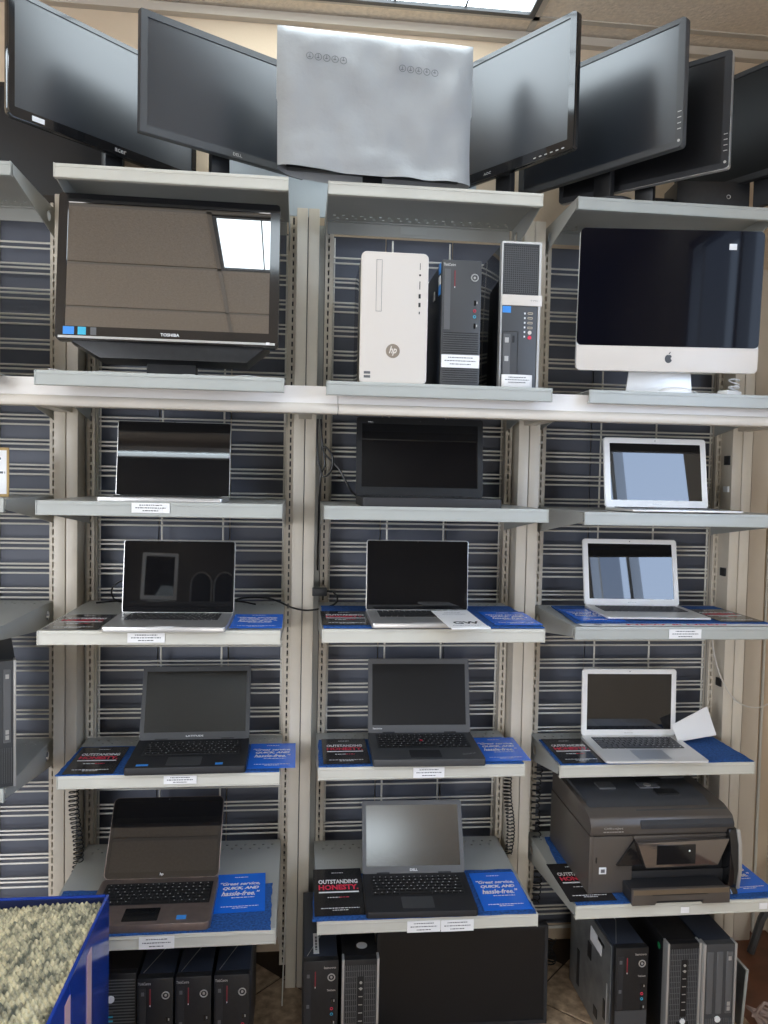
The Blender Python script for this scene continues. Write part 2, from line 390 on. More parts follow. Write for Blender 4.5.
def shelf(r, b):
    d, z = SH[r, b]; xa, xb = PX[b]+.054, PX[b+1]-.059; w = xb-xa; D = d+.075
    grey = r in (2, 3) or (r, b) in ((4, 3), (1, 3)) or b == 0
    nm = {1: 'left', 2: 'middle', 3: 'right', 0: 'far left'}[b]
    T = thing('metal_shelf', '%s %s metal shelf %s' % (ROWN[r], nm, HOLD[r, b]), 'shelf', (xa+w/2, -d, z), 0, 'metal shelves on the uprights')
    hw = w/2
    # deck with real punched holes: two rows near the back
    k = MB(); t = .0022; hr = .0042; rows = [D-.060, D-.034]
    k.box(-hw, hw, .002, rows[0]-hr, -t, 0).box(-hw, hw, rows[0]+hr, rows[1]-hr, -t, 0).box(-hw, hw, rows[1]+hr, D, -t, 0)
    nh = 20
    for q, yy in enumerate(rows):
        xs_ = [-hw+.03+q*.012+(w-.07)*i/(nh-1) for i in range(nh)]
        e = [-hw]+xs_+[hw]
        for i in range(len(e)-1):
            k.box(e[i]+(hr if i else 0), e[i+1]-(hr if i < len(e)-2 else 0), yy-hr, yy+hr, -t, 0)
    k.build('shelf_deck', M['deck'], T)
    lm = M['lipgrey'] if grey else M['lip']
    lh = .037
    MB().prism([(-.004, -lh), (.012, -lh), (.012, -lh+.003), (-.001, -lh+.003), (.002, -.006), (.010, 0), (-.002, .0015), (-.0035, -.004)], 'x', -hw, hw).build('front_lip', lm, T, bevel=.0006, seg=1)
    MB().box(-hw+.002, hw-.002, -.0055, -.003, -.0085, -.006).box(-hw+.002, hw-.002, -.0055, -.003, -lh+.002, -lh+.005).build('label_channel', lm, T)
    for sg in (-1, 1):
        MB().box(sg*(hw-.0022)-.0012, sg*(hw-.0022)+.0012, -.0062, .004, -lh, .0012).build('end_cap', lm, T)
    MB().prism([(D-.012, -.002), (D, -.002), (D, -.045), (D-.003, -.045), (D-.003, -.006), (D-.012, -.006)], 'x', -hw+.01, hw-.01).build('rear_flange', M['deck'], T)
    # brackets: tapering plates with a round hole near the back
    for sg in (-1, 1):
        x = sg*(hw-.001)
        N = 20; cy, cz, cr_ = D-.055, -.040, .016
        outl = []
        for i in range(N):
            a = 2*math.pi*i/N; dx, dz = math.cos(a), math.sin(a)
            # outline: polygon (front low) -> project ray from hole centre to the plate's edges
            ts = []
            yf = d-.36+.030 if r == 2 else .010
            P = [(yf, -.003), (D+.006, -.003), (D+.006, -.094), (D-.012, -.088), (yf+.002, -.030)]
            for m_ in range(5):
                (ax_, az_), (bx_, bz_) = P[m_], P[(m_+1) % 5]
                ex, ez = bx_-ax_, bz_-az_; den = dx*ez-dz*ex
                if abs(den) < 1e-9: continue
                tt = ((ax_-cy)*ez-(az_-cz)*ex)/den; uu = ((ax_-cy)*dz-(az_-cz)*dx)/den
                if tt > 0 and -1e-6 <= uu <= 1+1e-6: ts.append(tt)
            t_ = min(ts); outl.append((a, (cy+dx*t_, cz+dz*t_)))
        for c in P:
            a = math.atan2(c[1]-cz, c[0]-cy) % (2*math.pi); outl.append((a, c))
        outl.sort(key=lambda q: q[0])
        inner = [(cy+cr_*math.cos(a), cz+cr_*math.sin(a)) for a, _ in outl]
        MB().ring([c for _, c in outl], inner, 'x', x-.0012, x+.0012).build('bracket', M['deck'], T)
    return T
S = {k: shelf(*k) for k in SH}
def price(key, x0, x1, ztop, h=.026, name='price_label'):
    d, z = SH[key]; T = S[key]; cx = (x0+x1)/2-T.location.x; w = x1-x0
    L = MB().box(-w/2, w/2, -.0008, 0, -h, 0).build(name, M['paper'], T, loc=(cx, -.0062, ztop-z), label='white paper price label')
    if w > .05: dashes('print', M['ink'], L, [(0, -h*.22, w*.6, .0026), (0, -h*.5, w*.8, .0026), (0, -h*.78, w*.42, .0026)], (0, -.0009, 0), FRONT)
price((3,1), .298, .396, 1.635); price((4,1), .287, .384, 1.288); price((5,1), .356, .450, .834, .024)
price((6,1), .328, .421, .474, .034); price((5,2), 1.092, 1.188, .839, .032); price((6,2), 1.059, 1.154, .460, .033); price((6,2), 1.156, 1.251, .459, .033)
price((4,3), 1.845, 1.947, 1.278, .028); price((6,3), 1.875, 1.901, .466, .018); price((6,3), 2.12, 2.146, .469, .018)
# loose sticker under the top middle shelf
st = MB().box(-.045, .045, -.0012, 0, -.036, -.012).build('shelf_tag', M['lipgrey'], S[1,2], loc=(-.02, SH[1,2][0]+.067, 0))

# long rail crossing all bays under the second row
RL = thing('display_rail', 'long white and cream rail running across all bays below the second shelves', 'rail', (0, -.36, 1.92))
for xa, xb in ((-.95, .838), (.840, 2.5)):
    sg = MB().prism([(-.002, .018), (.012, .018), (.012, .050), (.003, .050)], 'x', xa, xb)
    sg = MB().prism([(0, -.006), (.006, .047), (.014, .047), (.012, -.006)], 'x', xa, xb).build('rail_face', M['rail'], RL, loc=(0, 0, 0))
    pr_ = [(.010, -.002), (-.004, -.001), (-.012, -.006), (-.016, -.014), (-.016, -.024), (-.012, -.030), (.010, -.032)]
    MB().prism(pr_, 'x', xa, xb).build('rail_bullnose', M['railcream'], RL, smooth=True, bevel=.0015)
for x in PX[1:]: MB().box(x-.02, x+.02, .012, .36, -.02, .02).build('rail_arm', M['cream'], RL)

# pale board standing behind the top row
tag(MB().box(.46, 1.32, .110, .118, 2.585, 2.775).build('backing_board', M['foam']), 'pale grey board standing behind the top row of monitors', 'board')

# ------------------------------------------------------------------ mats and printed cards
def felt(key, pts, label, t=.0035):
    z = SH[key][1]
    n = 14; P = []
    m_ = len(pts)
    for i in range(m_):
        (xa, ya), (xb, yb) = pts[i], pts[(i+1) % m_]
        for k in range(n):
            f = k/n; P.append((xa+(xb-xa)*f+random.uniform(-.002, .002), ya+(yb-ya)*f+random.uniform(-.002, .002)))
    o = MB().prism(P, 'z', z+.0018, z+.0018+t).build('felt_mat', M['mat_blue'])
    tag(o, label, 'mat')
MT = .0055   # top of a felt mat above its deck
felt((4,2), [(.808,-.400),(1.440,-.400),(1.436,-.03),(.812,-.03)], 'blue felt mat under the silver laptop with the white price card')
felt((4,3), [(1.575,-.285),(2.196,-.300),(2.19,.03),(1.60,.03)], 'blue felt mat under the white laptop above the red lettered paper strip')
felt((5,1), [(.052,-.268),(.690,-.268),(.690,-.03),(.060,-.03)], 'blue felt mat under the black laptop beside the left upright')
felt((5,2), [(.806,-.250),(1.436,-.250),(1.43,-.01),(.810,-.01)], 'blue felt mat under the black laptop with the red nub')
felt((5,3), [(1.558,-.238),(2.194,-.238),(2.185,-.005),(1.560,-.005)], 'blue felt mat under the white laptop with the folded card')
felt((6,1), [(.060,-.468),(.676,-.466),(.672,-.225),(.30,-.235),(.064,-.23)], 'blue felt mat under the bronze laptop')
felt((6,2), [(.792,-.420),(1.434,-.424),(1.43,-.17),(.80,-.165)], 'blue felt mat under the slim black laptop on the lowest shelf')
felt((6,3), [(1.560,-.408),(2.185,-.408),(2.185,.02),(1.60,.02)], 'blue felt mat under the black printer')
def card_black(x, y, z, label, rz=0, w=.143, h=.225):
    T = thing('flyer', label, 'flyer', (x, y, z), rz, 'black printed flyers on the shelves')
    MB().box(-w/2, w/2, -h/2, h/2, 0, .0012).build('sheet', M['blackpaper'], T)
    t = .0016
    text('OUTSTANDING', w*.80, M['white'], T, (0, h*.20, t), bold=.035, height=h*.095)
    text('HONESTY.', w*.80, M['red'], T, (0, h*.075, t), bold=.045, height=h*.115)
    MB().box(-w*.40, w*.40, -h*.045, -h*.015, t-.0002, t).build('underline', M['white'], T)
    dashes('small_print', M['white'], T, [(0, h*.40, w*.24, .003), (-w*.1, -h*.14, w*.26, .004), (0, -h*.36, w*.74, .0035), (0, -h*.40, w*.3, .003)], (0, 0, t-.0002), (0, 0, 0))
    dashes('small_red_print', M['red'], T, [(w*.10, -h*.14, w*.20, .004)], (0, 0, t-.0001), (0, 0, 0))
def card_blue(x, y, z, label, rz=0, w=.143, h=.215):
    T = thing('flyer', label, 'flyer', (x, y, z), rz, 'blue printed flyers on the shelves')
    MB().box(-w/2, w/2, -h/2, h/2, 0, .0012).build('sheet', M['bluepaper'], T)
    t = .0016
    text('\u201cGreat service,', w*.82, M['white'], T, (-w*.02, h*.22, t), bold=.025, shear=.35, height=h*.10)
    text('QUICK, AND', w*.74, M['white'], T, (0, h*.10, t), bold=.045, shear=.3, height=h*.09)
    text('hassle-free.\u201d', w*.78, M['white'], T, (0, -h*.03, t), bold=.025, shear=.35, height=h*.12)
    dashes('small_print', M['white'], T, [(0, h*.40, w*.28, .003), (w*.05, -h*.14, w*.46, .0035), (0, -h*.36, w*.74, .003), (0, -h*.40, w*.3, .003)], (0, 0, t-.0002), (0, 0, 0))
z4, z5, z6 = 1.292, .838, .472
card_black(.136, -.318, 1.2945, 'black flyer lettered in red left of the silver laptop, flat on bare metal')
card_blue(.622, -.303, 1.2945, 'blue flyer lettered in white right of the silver laptop, flat on bare metal')
card_black(.877, -.262, 1.290+MT+.001, 'black flyer left of the silver laptop with the price card')
card_blue(1.375, -.262, 1.290+MT+.001, 'blue flyer right of the silver laptop with the price card')
card_blue(1.668, -.165, 1.283+MT+.001, 'blue flyer left of the white laptop above the paper strip')
card_black(2.115, -.165, 1.283+MT+.001, 'black flyer right of the white laptop above the paper strip')
card_black(.140, -.155, .836+MT+.001, 'black flyer left of the black laptop by the left upright')
card_blue(.665, -.140, .836+MT+.001, 'blue flyer right of the black laptop by the left upright, over the shelf end')
card_black(.892, -.125, .841+MT+.001, 'black flyer left of the black laptop with red nub')
card_blue(1.392, -.130, .841+MT+.001, 'blue flyer right of the black laptop with red nub')
card_black(1.638, -.122, .829+MT+.001, 'black flyer left of the white laptop with the folded card')
card_blue(.582, -.275, .475+MT+.001, 'blue flyer right of the bronze laptop', R(2))
card_black(.872, -.270, .466+MT+.001, 'black flyer left of the slim black laptop on the lowest shelf', 0, .150, .265)
card_blue(1.357, -.300, .466+MT+.001, 'blue flyer right of the slim black laptop on the lowest shelf')
card_black(1.615, -.285, .477+MT+.001, 'black flyer left of the black printer', 0)
card_blue(2.118, -.275, .477+MT+.001, 'blue flyer right of the black printer', R(3))
# paper strip along the fourth right shelf
ps = thing('paper_strip', 'long white paper strip printed in red along the shelf edge', 'paper strip', (1.885, -.312, 1.2855))
MB().box(-.305, .305, -.017, .017, 0, .0008).build('sheet', M['paper'], ps)
text('NEW & USED', .32, M['red'], ps, (.0, 0, .0012), bold=.03, height=.018)
text('S', .025, M['ink'], ps, (-.25, 0, .0012), bold=.03, height=.016)

# ------------------------------------------------------------------ laptops
def keyboard(parent, x0, x1, y0, y1, z, km, rows=6, n=15, leg=True, chiclet=.84):
    b = MB(); L = MB(); rh = (y1-y0)/rows; rnd = random.Random(3)
    for r in range(rows):
        if r == 0:
            seq = [1, 1, 1, 1.2, 5.2, 1.2, 1, 1, 1, 1]
        elif r == 1: seq = [2.2]+[1]*(n-5)+[2.4]
        elif r == 2: seq = [1.8]+[1]*(n-4)+[1.8]
        elif r == 3: seq = [1.4]+[1]*(n-3)+[1.4]
        else: seq = [1]*n
        tot = sum(seq); x = x0
        for s_ in seq:
            wd = (x1-x0)*s_/tot; g = (x1-x0)/n*(1-chiclet)/2
            yy = y0+r*rh
            b.box(x+g, x+wd-g, yy+rh*(1-chiclet)/2, yy+rh*(1+chiclet)/2, z, z+.0022)
            if leg and s_ < 3:
                cx = x+wd*rnd.uniform(.32, .5); cy = yy+rh*rnd.uniform(.5, .65); u = .0016
                L.box(cx-u, cx+u*rnd.uniform(.6, 1.6), cy-u*.9, cy+u*.9, z+.0022, z+.0024)
            x += wd
    b.build('keys', km, parent, stuff=True)
    if leg: L.build('key_legends', M['legend'], parent, stuff=True)
def laptop(label, x, y, z, rz, W, D, H, tilt, th, base, bezel, scr, rim=None, mg=(.012, .012, .012, .022), keym=None, kb=(.06, .94, .45, .88), well=None,
           pad=(.34, .66, .08, .38), padm=None, logo=None, logom=None, lz=.5, r=.008, lidt=.006, wedge=0, leg=True, stickers=(), cam_=True, rows=6, back=.0):
    T = thing('laptop', label, 'laptop', (x, y, z), rz, None)
    hw = W/2; zt = th
    poly = rrect(-hw, hw, 0, D, r)
    b = MB()
    if wedge:
        n = len(poly); vs = [(p, q, th*(.55-.55*min(1, q/D*1.0))*0+ (th*.45*(1-q/D))) for p, q in poly]+[(p, q, th) for p, q in poly]
        b.add(vs, [list(range(n))[::-1], list(range(n, 2*n))]+[(i, (i+1) % n, n+(i+1) % n, n+i) for i in range(n)])
    else: b.prism(poly, 'z', 0, th)
    B = b.build('base', base, T, bevel=.0015)
    k0, k1, k2, k3 = kb
    kx0, kx1, ky0, ky1 = -hw+W*k0, -hw+W*k1, D*k2, D*k3
    if well: MB().prism(rrect(kx0-.004, kx1+.004, ky0-.004, ky1+.004, .004), 'z', zt-.0005, zt+.0004).build('keyboard_well', well, B)
    keyboard(B, kx0, kx1, ky0, ky1, zt, keym or M['key'], rows=rows, leg=leg)
    p0, p1, p2, p3 = pad
    MB().prism(rrect(-hw+W*p0, -hw+W*p1, D*p2, D*p3, .004), 'z', zt-.0004, zt+.0005).build('touchpad', padm or base, B)
    for (sx_, sy_, sw, sh_, sm) in stickers: MB().box(sx_-sw/2, sx_+sw/2, sy_-sh_/2, sy_+sh_/2, zt, zt+.0006).build('sticker', sm, B, label='small coloured sticker')
    # lid
    hy = D-.006-back
    Ld = MB().prism(rrect(-hw, hw, .0, H, r), 'y', 0, lidt).build('lid', rim or bezel, T, bevel=.001, loc=(0, hy, zt-.001), rot=(-R(tilt), 0, 0))
    l_, r_, t_, b2 = mg; e = .0025 if rim else .0006
    inner = rrect(-hw+l_, hw-r_, b2, H-t_, .0008)
    MB().ring(rrect(-hw+e, hw-e, e, H-e, max(.001, r-e)), inner, 'y', -.0022, 0).build('bezel', bezel, Ld)
    MB().box(-hw+l_-.001, hw-r_+.001, -.0010, -.0002, b2-.001, H-t_+.001).build('screen', scr, Ld)
    if cam_: MB().cyl((0, -.0022, H-t_/2), (0, -.0027, H-t_/2), .0016, n=10).build('webcam', M['ink'], Ld)
    if logo: text(logo[0], logo[1], logom or M['white'], Ld, (logo[3] if len(logo) > 3 else 0, -.0027, b2*lz), FRONT, bold=.01, height=logo[2], name='logo')
    for sg in (-.3, .3): MB().cyl((sg*W-.02, hy+.001, zt), (sg*W+.02, hy+.001, zt), .0045 if not wedge and not rim else .0028, n=10).build('hinge', M['matte'] if not rim else rim, T, smooth=True)
    return T, B, Ld
def shz(k, mat_=True): return SH[k][1] + (MT+.0003 if mat_ else .0003)
DK = M['greyp']
# third row
laptop('laptop with glossy black screen and silver rim on the shelf above the silver laptop', .366, -.435, shz((3,1), 0), 0, .328, .225, .222, 7.4, .012, M['alu'], M['gloss'], SG, rim=M['alu'],
       mg=(.003, .003, .004, .004), keym=M['key'], logo=None, leg=False)
laptop('wide thick black laptop on the middle third shelf with a cord at its left', 1.107, -.405, shz((3,2), 0), 0, .398, .245, .245, 6, .026, M['matte'], M['plastic'], SG,
       mg=(.017, .017, .020, .028), keym=M['key'], logo=('DELL', .016, .004, -.155), lz=8.2, leg=False)
laptop('white bezel laptop on the upper right shelf reflecting blue sky', 1.867, -.395, shz((3,3), 0), 0, .343, .215, .226, 9, .010, M['aluL'], M['whitel'], SG, rim=M['aluL'],
       mg=(.020, .020, .019, .024), keym=M['keyg'], logo=('MacBook Air', .030, .0035), logom=M['silver'], wedge=1, leg=False, r=.011)
# fourth row
laptop('silver laptop with black glass screen between black and blue flyers', .383, -.459, shz((4,1), 0), R(-1), .324, .232, .213, 7.5, .014, M['alu'], M['gloss'], SG, rim=M['alu'],
       mg=(.009, .009, .009, .016), kb=(.10, .90, .46, .90), pad=(.36, .64, .06, .40), stickers=((.0, .006, .05, .008, M['s_white']),))
laptop('silver laptop with a white price card lying on its right palm rest', 1.101, -.420, shz((4,2)), 0, .317, .228, .216, 2.5, .014, M['alu'], M['gloss'], SG, rim=M['alu'],
       mg=(.009, .009, .009, .014), kb=(.10, .90, .46, .90), pad=(.36, .64, .06, .40), leg=False)
laptop('white bezel laptop above the paper strip lettered in red', 1.855, -.262, shz((4,3)), R(-3), .330, .245, .228, 12, .010, M['aluL'], M['whitel'], SG, rim=M['aluL'],
       mg=(.018, .018, .017, .022), keym=M['keyg'], kb=(.08, .92, .45, .88), logo=('MacBook Air', .030, .0035), logom=M['silver'], wedge=1, leg=False, r=.011)
# fifth row
laptop('thick black laptop with grey keyboard legends beside the left upright', .418, -.283, shz((5,1)), R(1), .346, .248, .232, 19, .022, M['matte'], M['charcoal'], SL,
       mg=(.013, .013, .016, .024), well=M['plastic'], kb=(.10, .93, .42, .88), pad=(.33, .62, .06, .34), padm=M['charcoal'], logo=('LATITUDE', .055, .005), lz=.5,
       stickers=((-.125, .022, .034, .014, M['s_blue']), (.095, .022, .022, .016, M['s_blue'])))
_, tb_, tl_ = laptop('black laptop with a red pointing nub in its keyboard', 1.140, -.270, shz((5,2)), R(-1.2), .343, .255, .244, 14, .022, M['charcoal'], M['greyp'], SD,
       mg=(.014, .014, .018, .026), well=M['plastic'], keym=M['key'], kb=(.08, .92, .42, .90), pad=(.34, .62, .07, .32), padm=M['matte'], logo=('lenovo', .030, .006, -.140), lz=.6)
MB().cyl((-.005, .166, .022), (-.005, .166, .0262), .0045, n=12).build('pointing_nub', M['red'], tb_, label='small red pointing nub')
text('ThinkPad', .045, M['silver'], tb_, (.128, .045, .0226), (0, 0, R(18)), name='logo')
laptop('lower silver laptop with white bezel beside a folded white card', 1.864, -.264, shz((5,3)), R(-2), .332, .252, .230, 2, .013, M['aluL'], M['whitel'], SG, rim=M['aluL'],
       mg=(.018, .018, .017, .022), keym=M['keyg'], kb=(.08, .92, .46, .90), pad=(.34, .66, .06, .40), padm=M['alu'], logo=('MacBook Air', .030, .0035), logom=M['silver'], wedge=1, r=.011)
# lowest row
laptop('bronze laptop with glossy black screen behind the blue crate', .343, -.463, shz((6,1)), 0, .340, .250, .240, 38, .022, M['bronze'], M['gloss'], SG, rim=M['bronze'],
       mg=(.012, .012, .016, .020), well=M['plastic'], kb=(.07, .95, .42, .86), pad=(.30, .58, .07, .33), padm=M['gloss'], r=.018, logo=('hp', .010, .010), lz=.6,
       stickers=((.090, .030, .026, .020, M['s_blue']),))
laptop('slim black laptop between black and blue flyers on the lowest middle shelf', 1.102, -.428, shz((6,2)), R(-1.5), .320, .222, .214, 27, .018, M['matte'], M['greyp'], SLT,
       mg=(.013, .013, .014, .022), well=M['plastic'], kb=(.08, .93, .42, .90), pad=(.33, .62, .08, .36), padm=M['charcoal'], logo=('DELL', .024, .007), lz=.5)
# white card lying on the silver laptop
gc = thing('price_card', 'white card lettered in black lying on the silver laptop', 'card', (1.200, -.455, 1.3115), R(-2))
gc.rotation_euler = (R(1.5), 0, R(3))
MB().box(-.056, .056, -.03, .195, 0, .0022).build('sheet', M['paper'], gc, bevel=.0008, seg=1)
MB().box(-.052, .056, -.050, -.026, -.001, .004).build('folded_edge', M['paper'], gc, bevel=.001, seg=1)
text('GW', .075, M['matte'], gc, (.006, .022, .0027), bold=.03, height=.034)
dashes('small_print', M['ink'], gc, [(0, .16, .05, .003), (0, .14, .07, .002), (0, -.012, .08, .003)], (0, 0, .0024), (0, 0, 0))
# folded card leaning beside the white laptop
fc = thing('folded_card', 'blank white folded card leaning at the back right of the lower white bezel laptop', 'card', (2.085, -.075, .8425), 0)
quad = [(-.062, .0), (.075, .021), (.045, .117), (-.085, .055)]
MB().prism(quad, 'y', -.001, .0005).build('card_face', M['paper'], fc, rot=(-R(8), 0, 0))
MB().prism([(p_*.96+.001, q_*.95+.002) for p_, q_ in quad], 'y', .0010, .0022).build('card_flap', M['paper'], fc, rot=(-R(14), 0, 0))

# ------------------------------------------------------------------ monitors
def monitor(label, cx, cy, cz, yaw, w, h, scr, bez, shelfz, bw=(.016, .016, .016, .022), r=.006, logo=None, edge=None, buttons=None, standm=None, t=.035, base=(.12, .09), standoff=.06, tilt=0, sticker=None, foot=True, neckx=0):
    """cx,cy,cz is the centre of the screen face; stand reaches down to shelfz"""
    T = thing('monitor', label, 'monitor', (cx, cy, shelfz), R(yaw))
    H = cz-shelfz; hw, hh = w/2, h/2
    P = MB().prism(rrect(-hw, hw, -hh, hh, r), 'y', .0, t*.55).build('housing', edge or bez, T, bevel=.002, loc=(0, 0, H), rot=(-R(tilt), 0, 0))
    MB().prism(rrect(-hw*.7, hw*.7, -hh*.7, hh*.7, .02), 'y', t*.5, t*1.2).build('rear_bulge', M['plastic'], P, bevel=.004)
    l_, r_, t_, b2 = bw
    MB().ring(rrect(-hw+.001, hw-.001, -hh+.001, hh-.001, r), rrect(-hw+l_, hw-r_, -hh+b2, hh-t_, .0008), 'y', -.004, 0).build('bezel', bez, P)
    MB().box(-hw+l_-.001, hw-r_+.001, -.0012, -.0002, -hh+b2-.001, hh-t_+.001).build('screen', scr, P)
    if logo: text(logo[0], logo[1], M['silver'], P, (logo[3], -.0045, -hh+b2*.5), FRONT, bold=.02, height=logo[2], name='logo')
    if buttons == 'side':
        for k in range(4): MB().box(hw-r_*.75, hw-r_*.25, -.0048, -.004, -hh+.05+k*.016, -hh+.052+k*.016).build('button', M['silver'], P)
        MB().cyl((hw-r_*.5, -.004, -hh+.018), (hw-r_*.5, -.0052, -hh+.018), .004, n=12).build('power_button', M['silver'], P)
    if buttons == 'bottom':
        for k in range(6): MB().box(hw-.14+k*.02, hw-.131+k*.02, -.0048, -.004, -hh+.008, -hh+.011).build('button', M['silver'], P)
    if sticker: MB().box(sticker[0]-.018, sticker[0]+.018, -.0048, -.004, sticker[1]-.007, sticker[1]+.007).build('sticker', M['s_white'], P, label='small white sticker')
    if foot:
        sm = standm or M['plastic']; so = standoff
        MB().box(neckx-.03, neckx+.03, so-.012, so+.012, .008, H).build('neck', sm, T, bevel=.003)
        MB().box(neckx-.03, neckx+.03, t*.5, so+.012, H-.04, H+.04).build('mount', sm, T)
        MB().prism([(neckx+base[0]*math.cos(2*math.pi*i/28), so-.01+base[1]*math.sin(2*math.pi*i/28)) for i in range(28)], 'z', 0, .010).build('foot', sm, T, bevel=.002, smooth=True)
    return T, P
z1, z2, z3 = 2.5545, 2.5665, 2.5725
M['wavy'] = M['gloss']
monitor('black monitor with curved glossy bezel at the upper left, turned to the right', .147, -.058, 2.860, 44.7, .63, .344, SM, M['wavy'], z1, bw=(.018, .018, .014, .028), r=.02, logo=('acer', .040, .011, .03), sticker=(-.23, -.158), base=(.12, .08), neckx=.04)
monitor('black monitor with square bezel and silver logo, between the curved one and the wrapped one', .505, -.131, 2.840, 31, .54, .338, SM, M['charcoal'], z1, bw=(.020, .020, .020, .022), r=.002, logo=('DELL', .030, .009, .03), base=(.11, .09))
mt, mp = monitor('monitor hidden in a wrinkled pale grey foam sleeve', .941, -.215, 2.775, 3.3, .52, .33, SD, M['plastic'], z2, base=(.10, .07), standoff=.05)
monitor('first black monitor right of the wrapped one, buttons along its bottom edge', 1.321, -.126, 2.854, -54.3, .60, .385, SM, M['wavy'], z2, bw=(.022, .022, .016, .030), r=.012, logo=('AOC', .030, .008, -.02), buttons='bottom', base=(.10, .08), standm=M['plastic'])
monitor('second black monitor right of the wrapped one, with buttons on its right bezel', 1.624, -.185, 2.846, -53.9, .58, .360, SM, M['charcoal'], z3, bw=(.022, .022, .016, .020), r=.012, buttons='side', base=(.10, .08))
monitor('third black monitor right of the wrapped one, with a pale silver edge', 1.778, -.165, 2.812, -44.6, .54, .340, SD, M['matte'], z3, bw=(.016, .022, .016, .018), r=.010, edge=M['silver'], buttons='side', base=(.10, .08))
T7, P7 = monitor('dark monitor at the upper right edge of the picture, on a black block base', 2.180, -.150, 2.880, -60, .60, .36, SK, M['matte'], z3, bw=(.018, .018, .016, .020), r=.004, foot=False)
B7 = MB().box(-.135, .105, -.02, .10, 0, .135).build('block_base', M['plastic'], T7, bevel=.004)
B7.matrix_parent_inverse = T7.matrix_world.inverted() if False else Matrix.Identity(4)
v = Matrix.Rotation(R(60), 4, 'Z') @ Vector((2.085-2.180, -.07+.150, 0)); B7.location = (v.x, v.y, 0); B7.rotation_euler = (0, 0, R(54))
MB().torus((.035, -.021, .085), 'y', .006, .0012, 16, 5).build('ring_mark', M['silver'], B7, smooth=True)
MB().box(-.03, .03, .035, .055, .05, .22).build('neck', M['matte'], T7)
ts = thing('toner_box', 'small dark box with a white slot standing under the third dark monitor', 'box', (1.905, -.03, z3), R(0))
MB().box(-.04, .05, -.02, .08, 0, .085).build('housing', M['plastic'], ts, bevel=.003)
MB().box(.006, .018, -.0215, -.02, .030, .068).build('white_slot', M['s_white'], ts)
# darkness at far left: big black set turned away behind the curved bezel monitor
monitor('large black screen behind the curved bezel monitor at the left edge', -.16, .10, 2.765, 0, .62, .37, SD, M['gloss'], SH[1,0][1]+.0005, base=(.12, .04), standoff=.05, t=.03, neckx=-.12)

# foam sleeve: draped bag with wrinkles, open below
def sleeve():
    T = thing('foam_sleeve', 'wrinkled pale grey foam sleeve pulled over a monitor in the middle of the top shelf', 'foam sleeve', (.941, -.236, 2.80), R(3.3))
    w, h = .290, .204; nx, nz = 56, 40
    rnd = random.Random(5)
    waves = [(rnd.uniform(4, 26), rnd.uniform(-14, 14), rnd.uniform(0, 6.28), rnd.uniform(.0004, .0016)) for _ in range(14)]
    def front(u, v):
        x = (u-.5)*2*w; z = (v-.5)*2*h
        if v < .5: x *= 1-.02*(1-v)
        o = sum(a*math.sin(fx*x*3+fz*z*3+ph) for fx, fz, ph, a in waves)
        low = max(0, .32-v)/.32
        o += (.0065*math.sin(46*z+6*x*x+2*math.sin(9*x))+.003*math.sin(90*z-14*x))*low
        e = (1-abs(2*u-1)**10)*(1-max(0, 2*v-1)**12)
        y = -.030*e + o*e + .004
        y += .030*low*low*(.4+.6*math.sin(math.pi*u))*0 - .020*low*low
        z -= low*low*(.016*math.sin(math.pi*u*.9)+.010*max(0, u-.6)) ; z += low*.006*(1-u)
        return (x, y, z)
    b = MB(); vs = []; fs = []
    for j in range(nz+1):
        for i in range(nx+1): vs.append(front(i/nx, j/nz))
    n1 = len(vs)
    for j in range(nz+1):
        for i in range(nx+1):
            x, y, z = front(i/nx, j/nz); low = max(0, .3-j/nz)
            vs.append((x, .055*(1-abs(2*i/nx-1)**10)*(1-max(0, 2*j/nz-1)**12)+.006, z-.0*low))
    def idx(o, i, j): return o+j*(nx+1)+i
    for j in range(nz):
        for i in range(nx):
            fs.append((idx(0, i, j), idx(0, i+1, j), idx(0, i+1, j+1), idx(0, i, j+1)))
            fs.append((idx(n1, i, j), idx(n1, i, j+1), idx(n1, i+1, j+1), idx(n1, i+1, j)))
    for j in range(nz):
        for i in (0, nx): fs.append((idx(0, i, j), idx(0, i, j+1), idx(n1, i, j+1), idx(n1, i, j)))
    for i in range(nx): fs.append((idx(0, i, nz), idx(0, i+1, nz), idx(n1, i+1, nz), idx(n1, i, nz)))
    b.add(vs, fs)
    m = mat('foam_sheet', (.34, .345, .345), .42, spec=.5, noise=(5, .06), bump=(28, .6))
    b.build('foam_bag', m, T, smooth=True)
    for cx, cz in ((-.150, .108), (.118, .100)):
        g = MB(); q = MB()
        for k in range(5):
            x = cx-.048+k*.024; g.torus((x, -.034, cz-.001*k), 'y', .0095, .0007, 14, 4)
            g.box(x-.005, x+.003, -.0345, -.0337, cz-.004, cz-.0025).box(x-.001, x+.0005, -.0345, -.0337, cz-.005, cz+.005)
        g.build('recycling_marks', M['faint'], T, stuff=True)
sleeve()

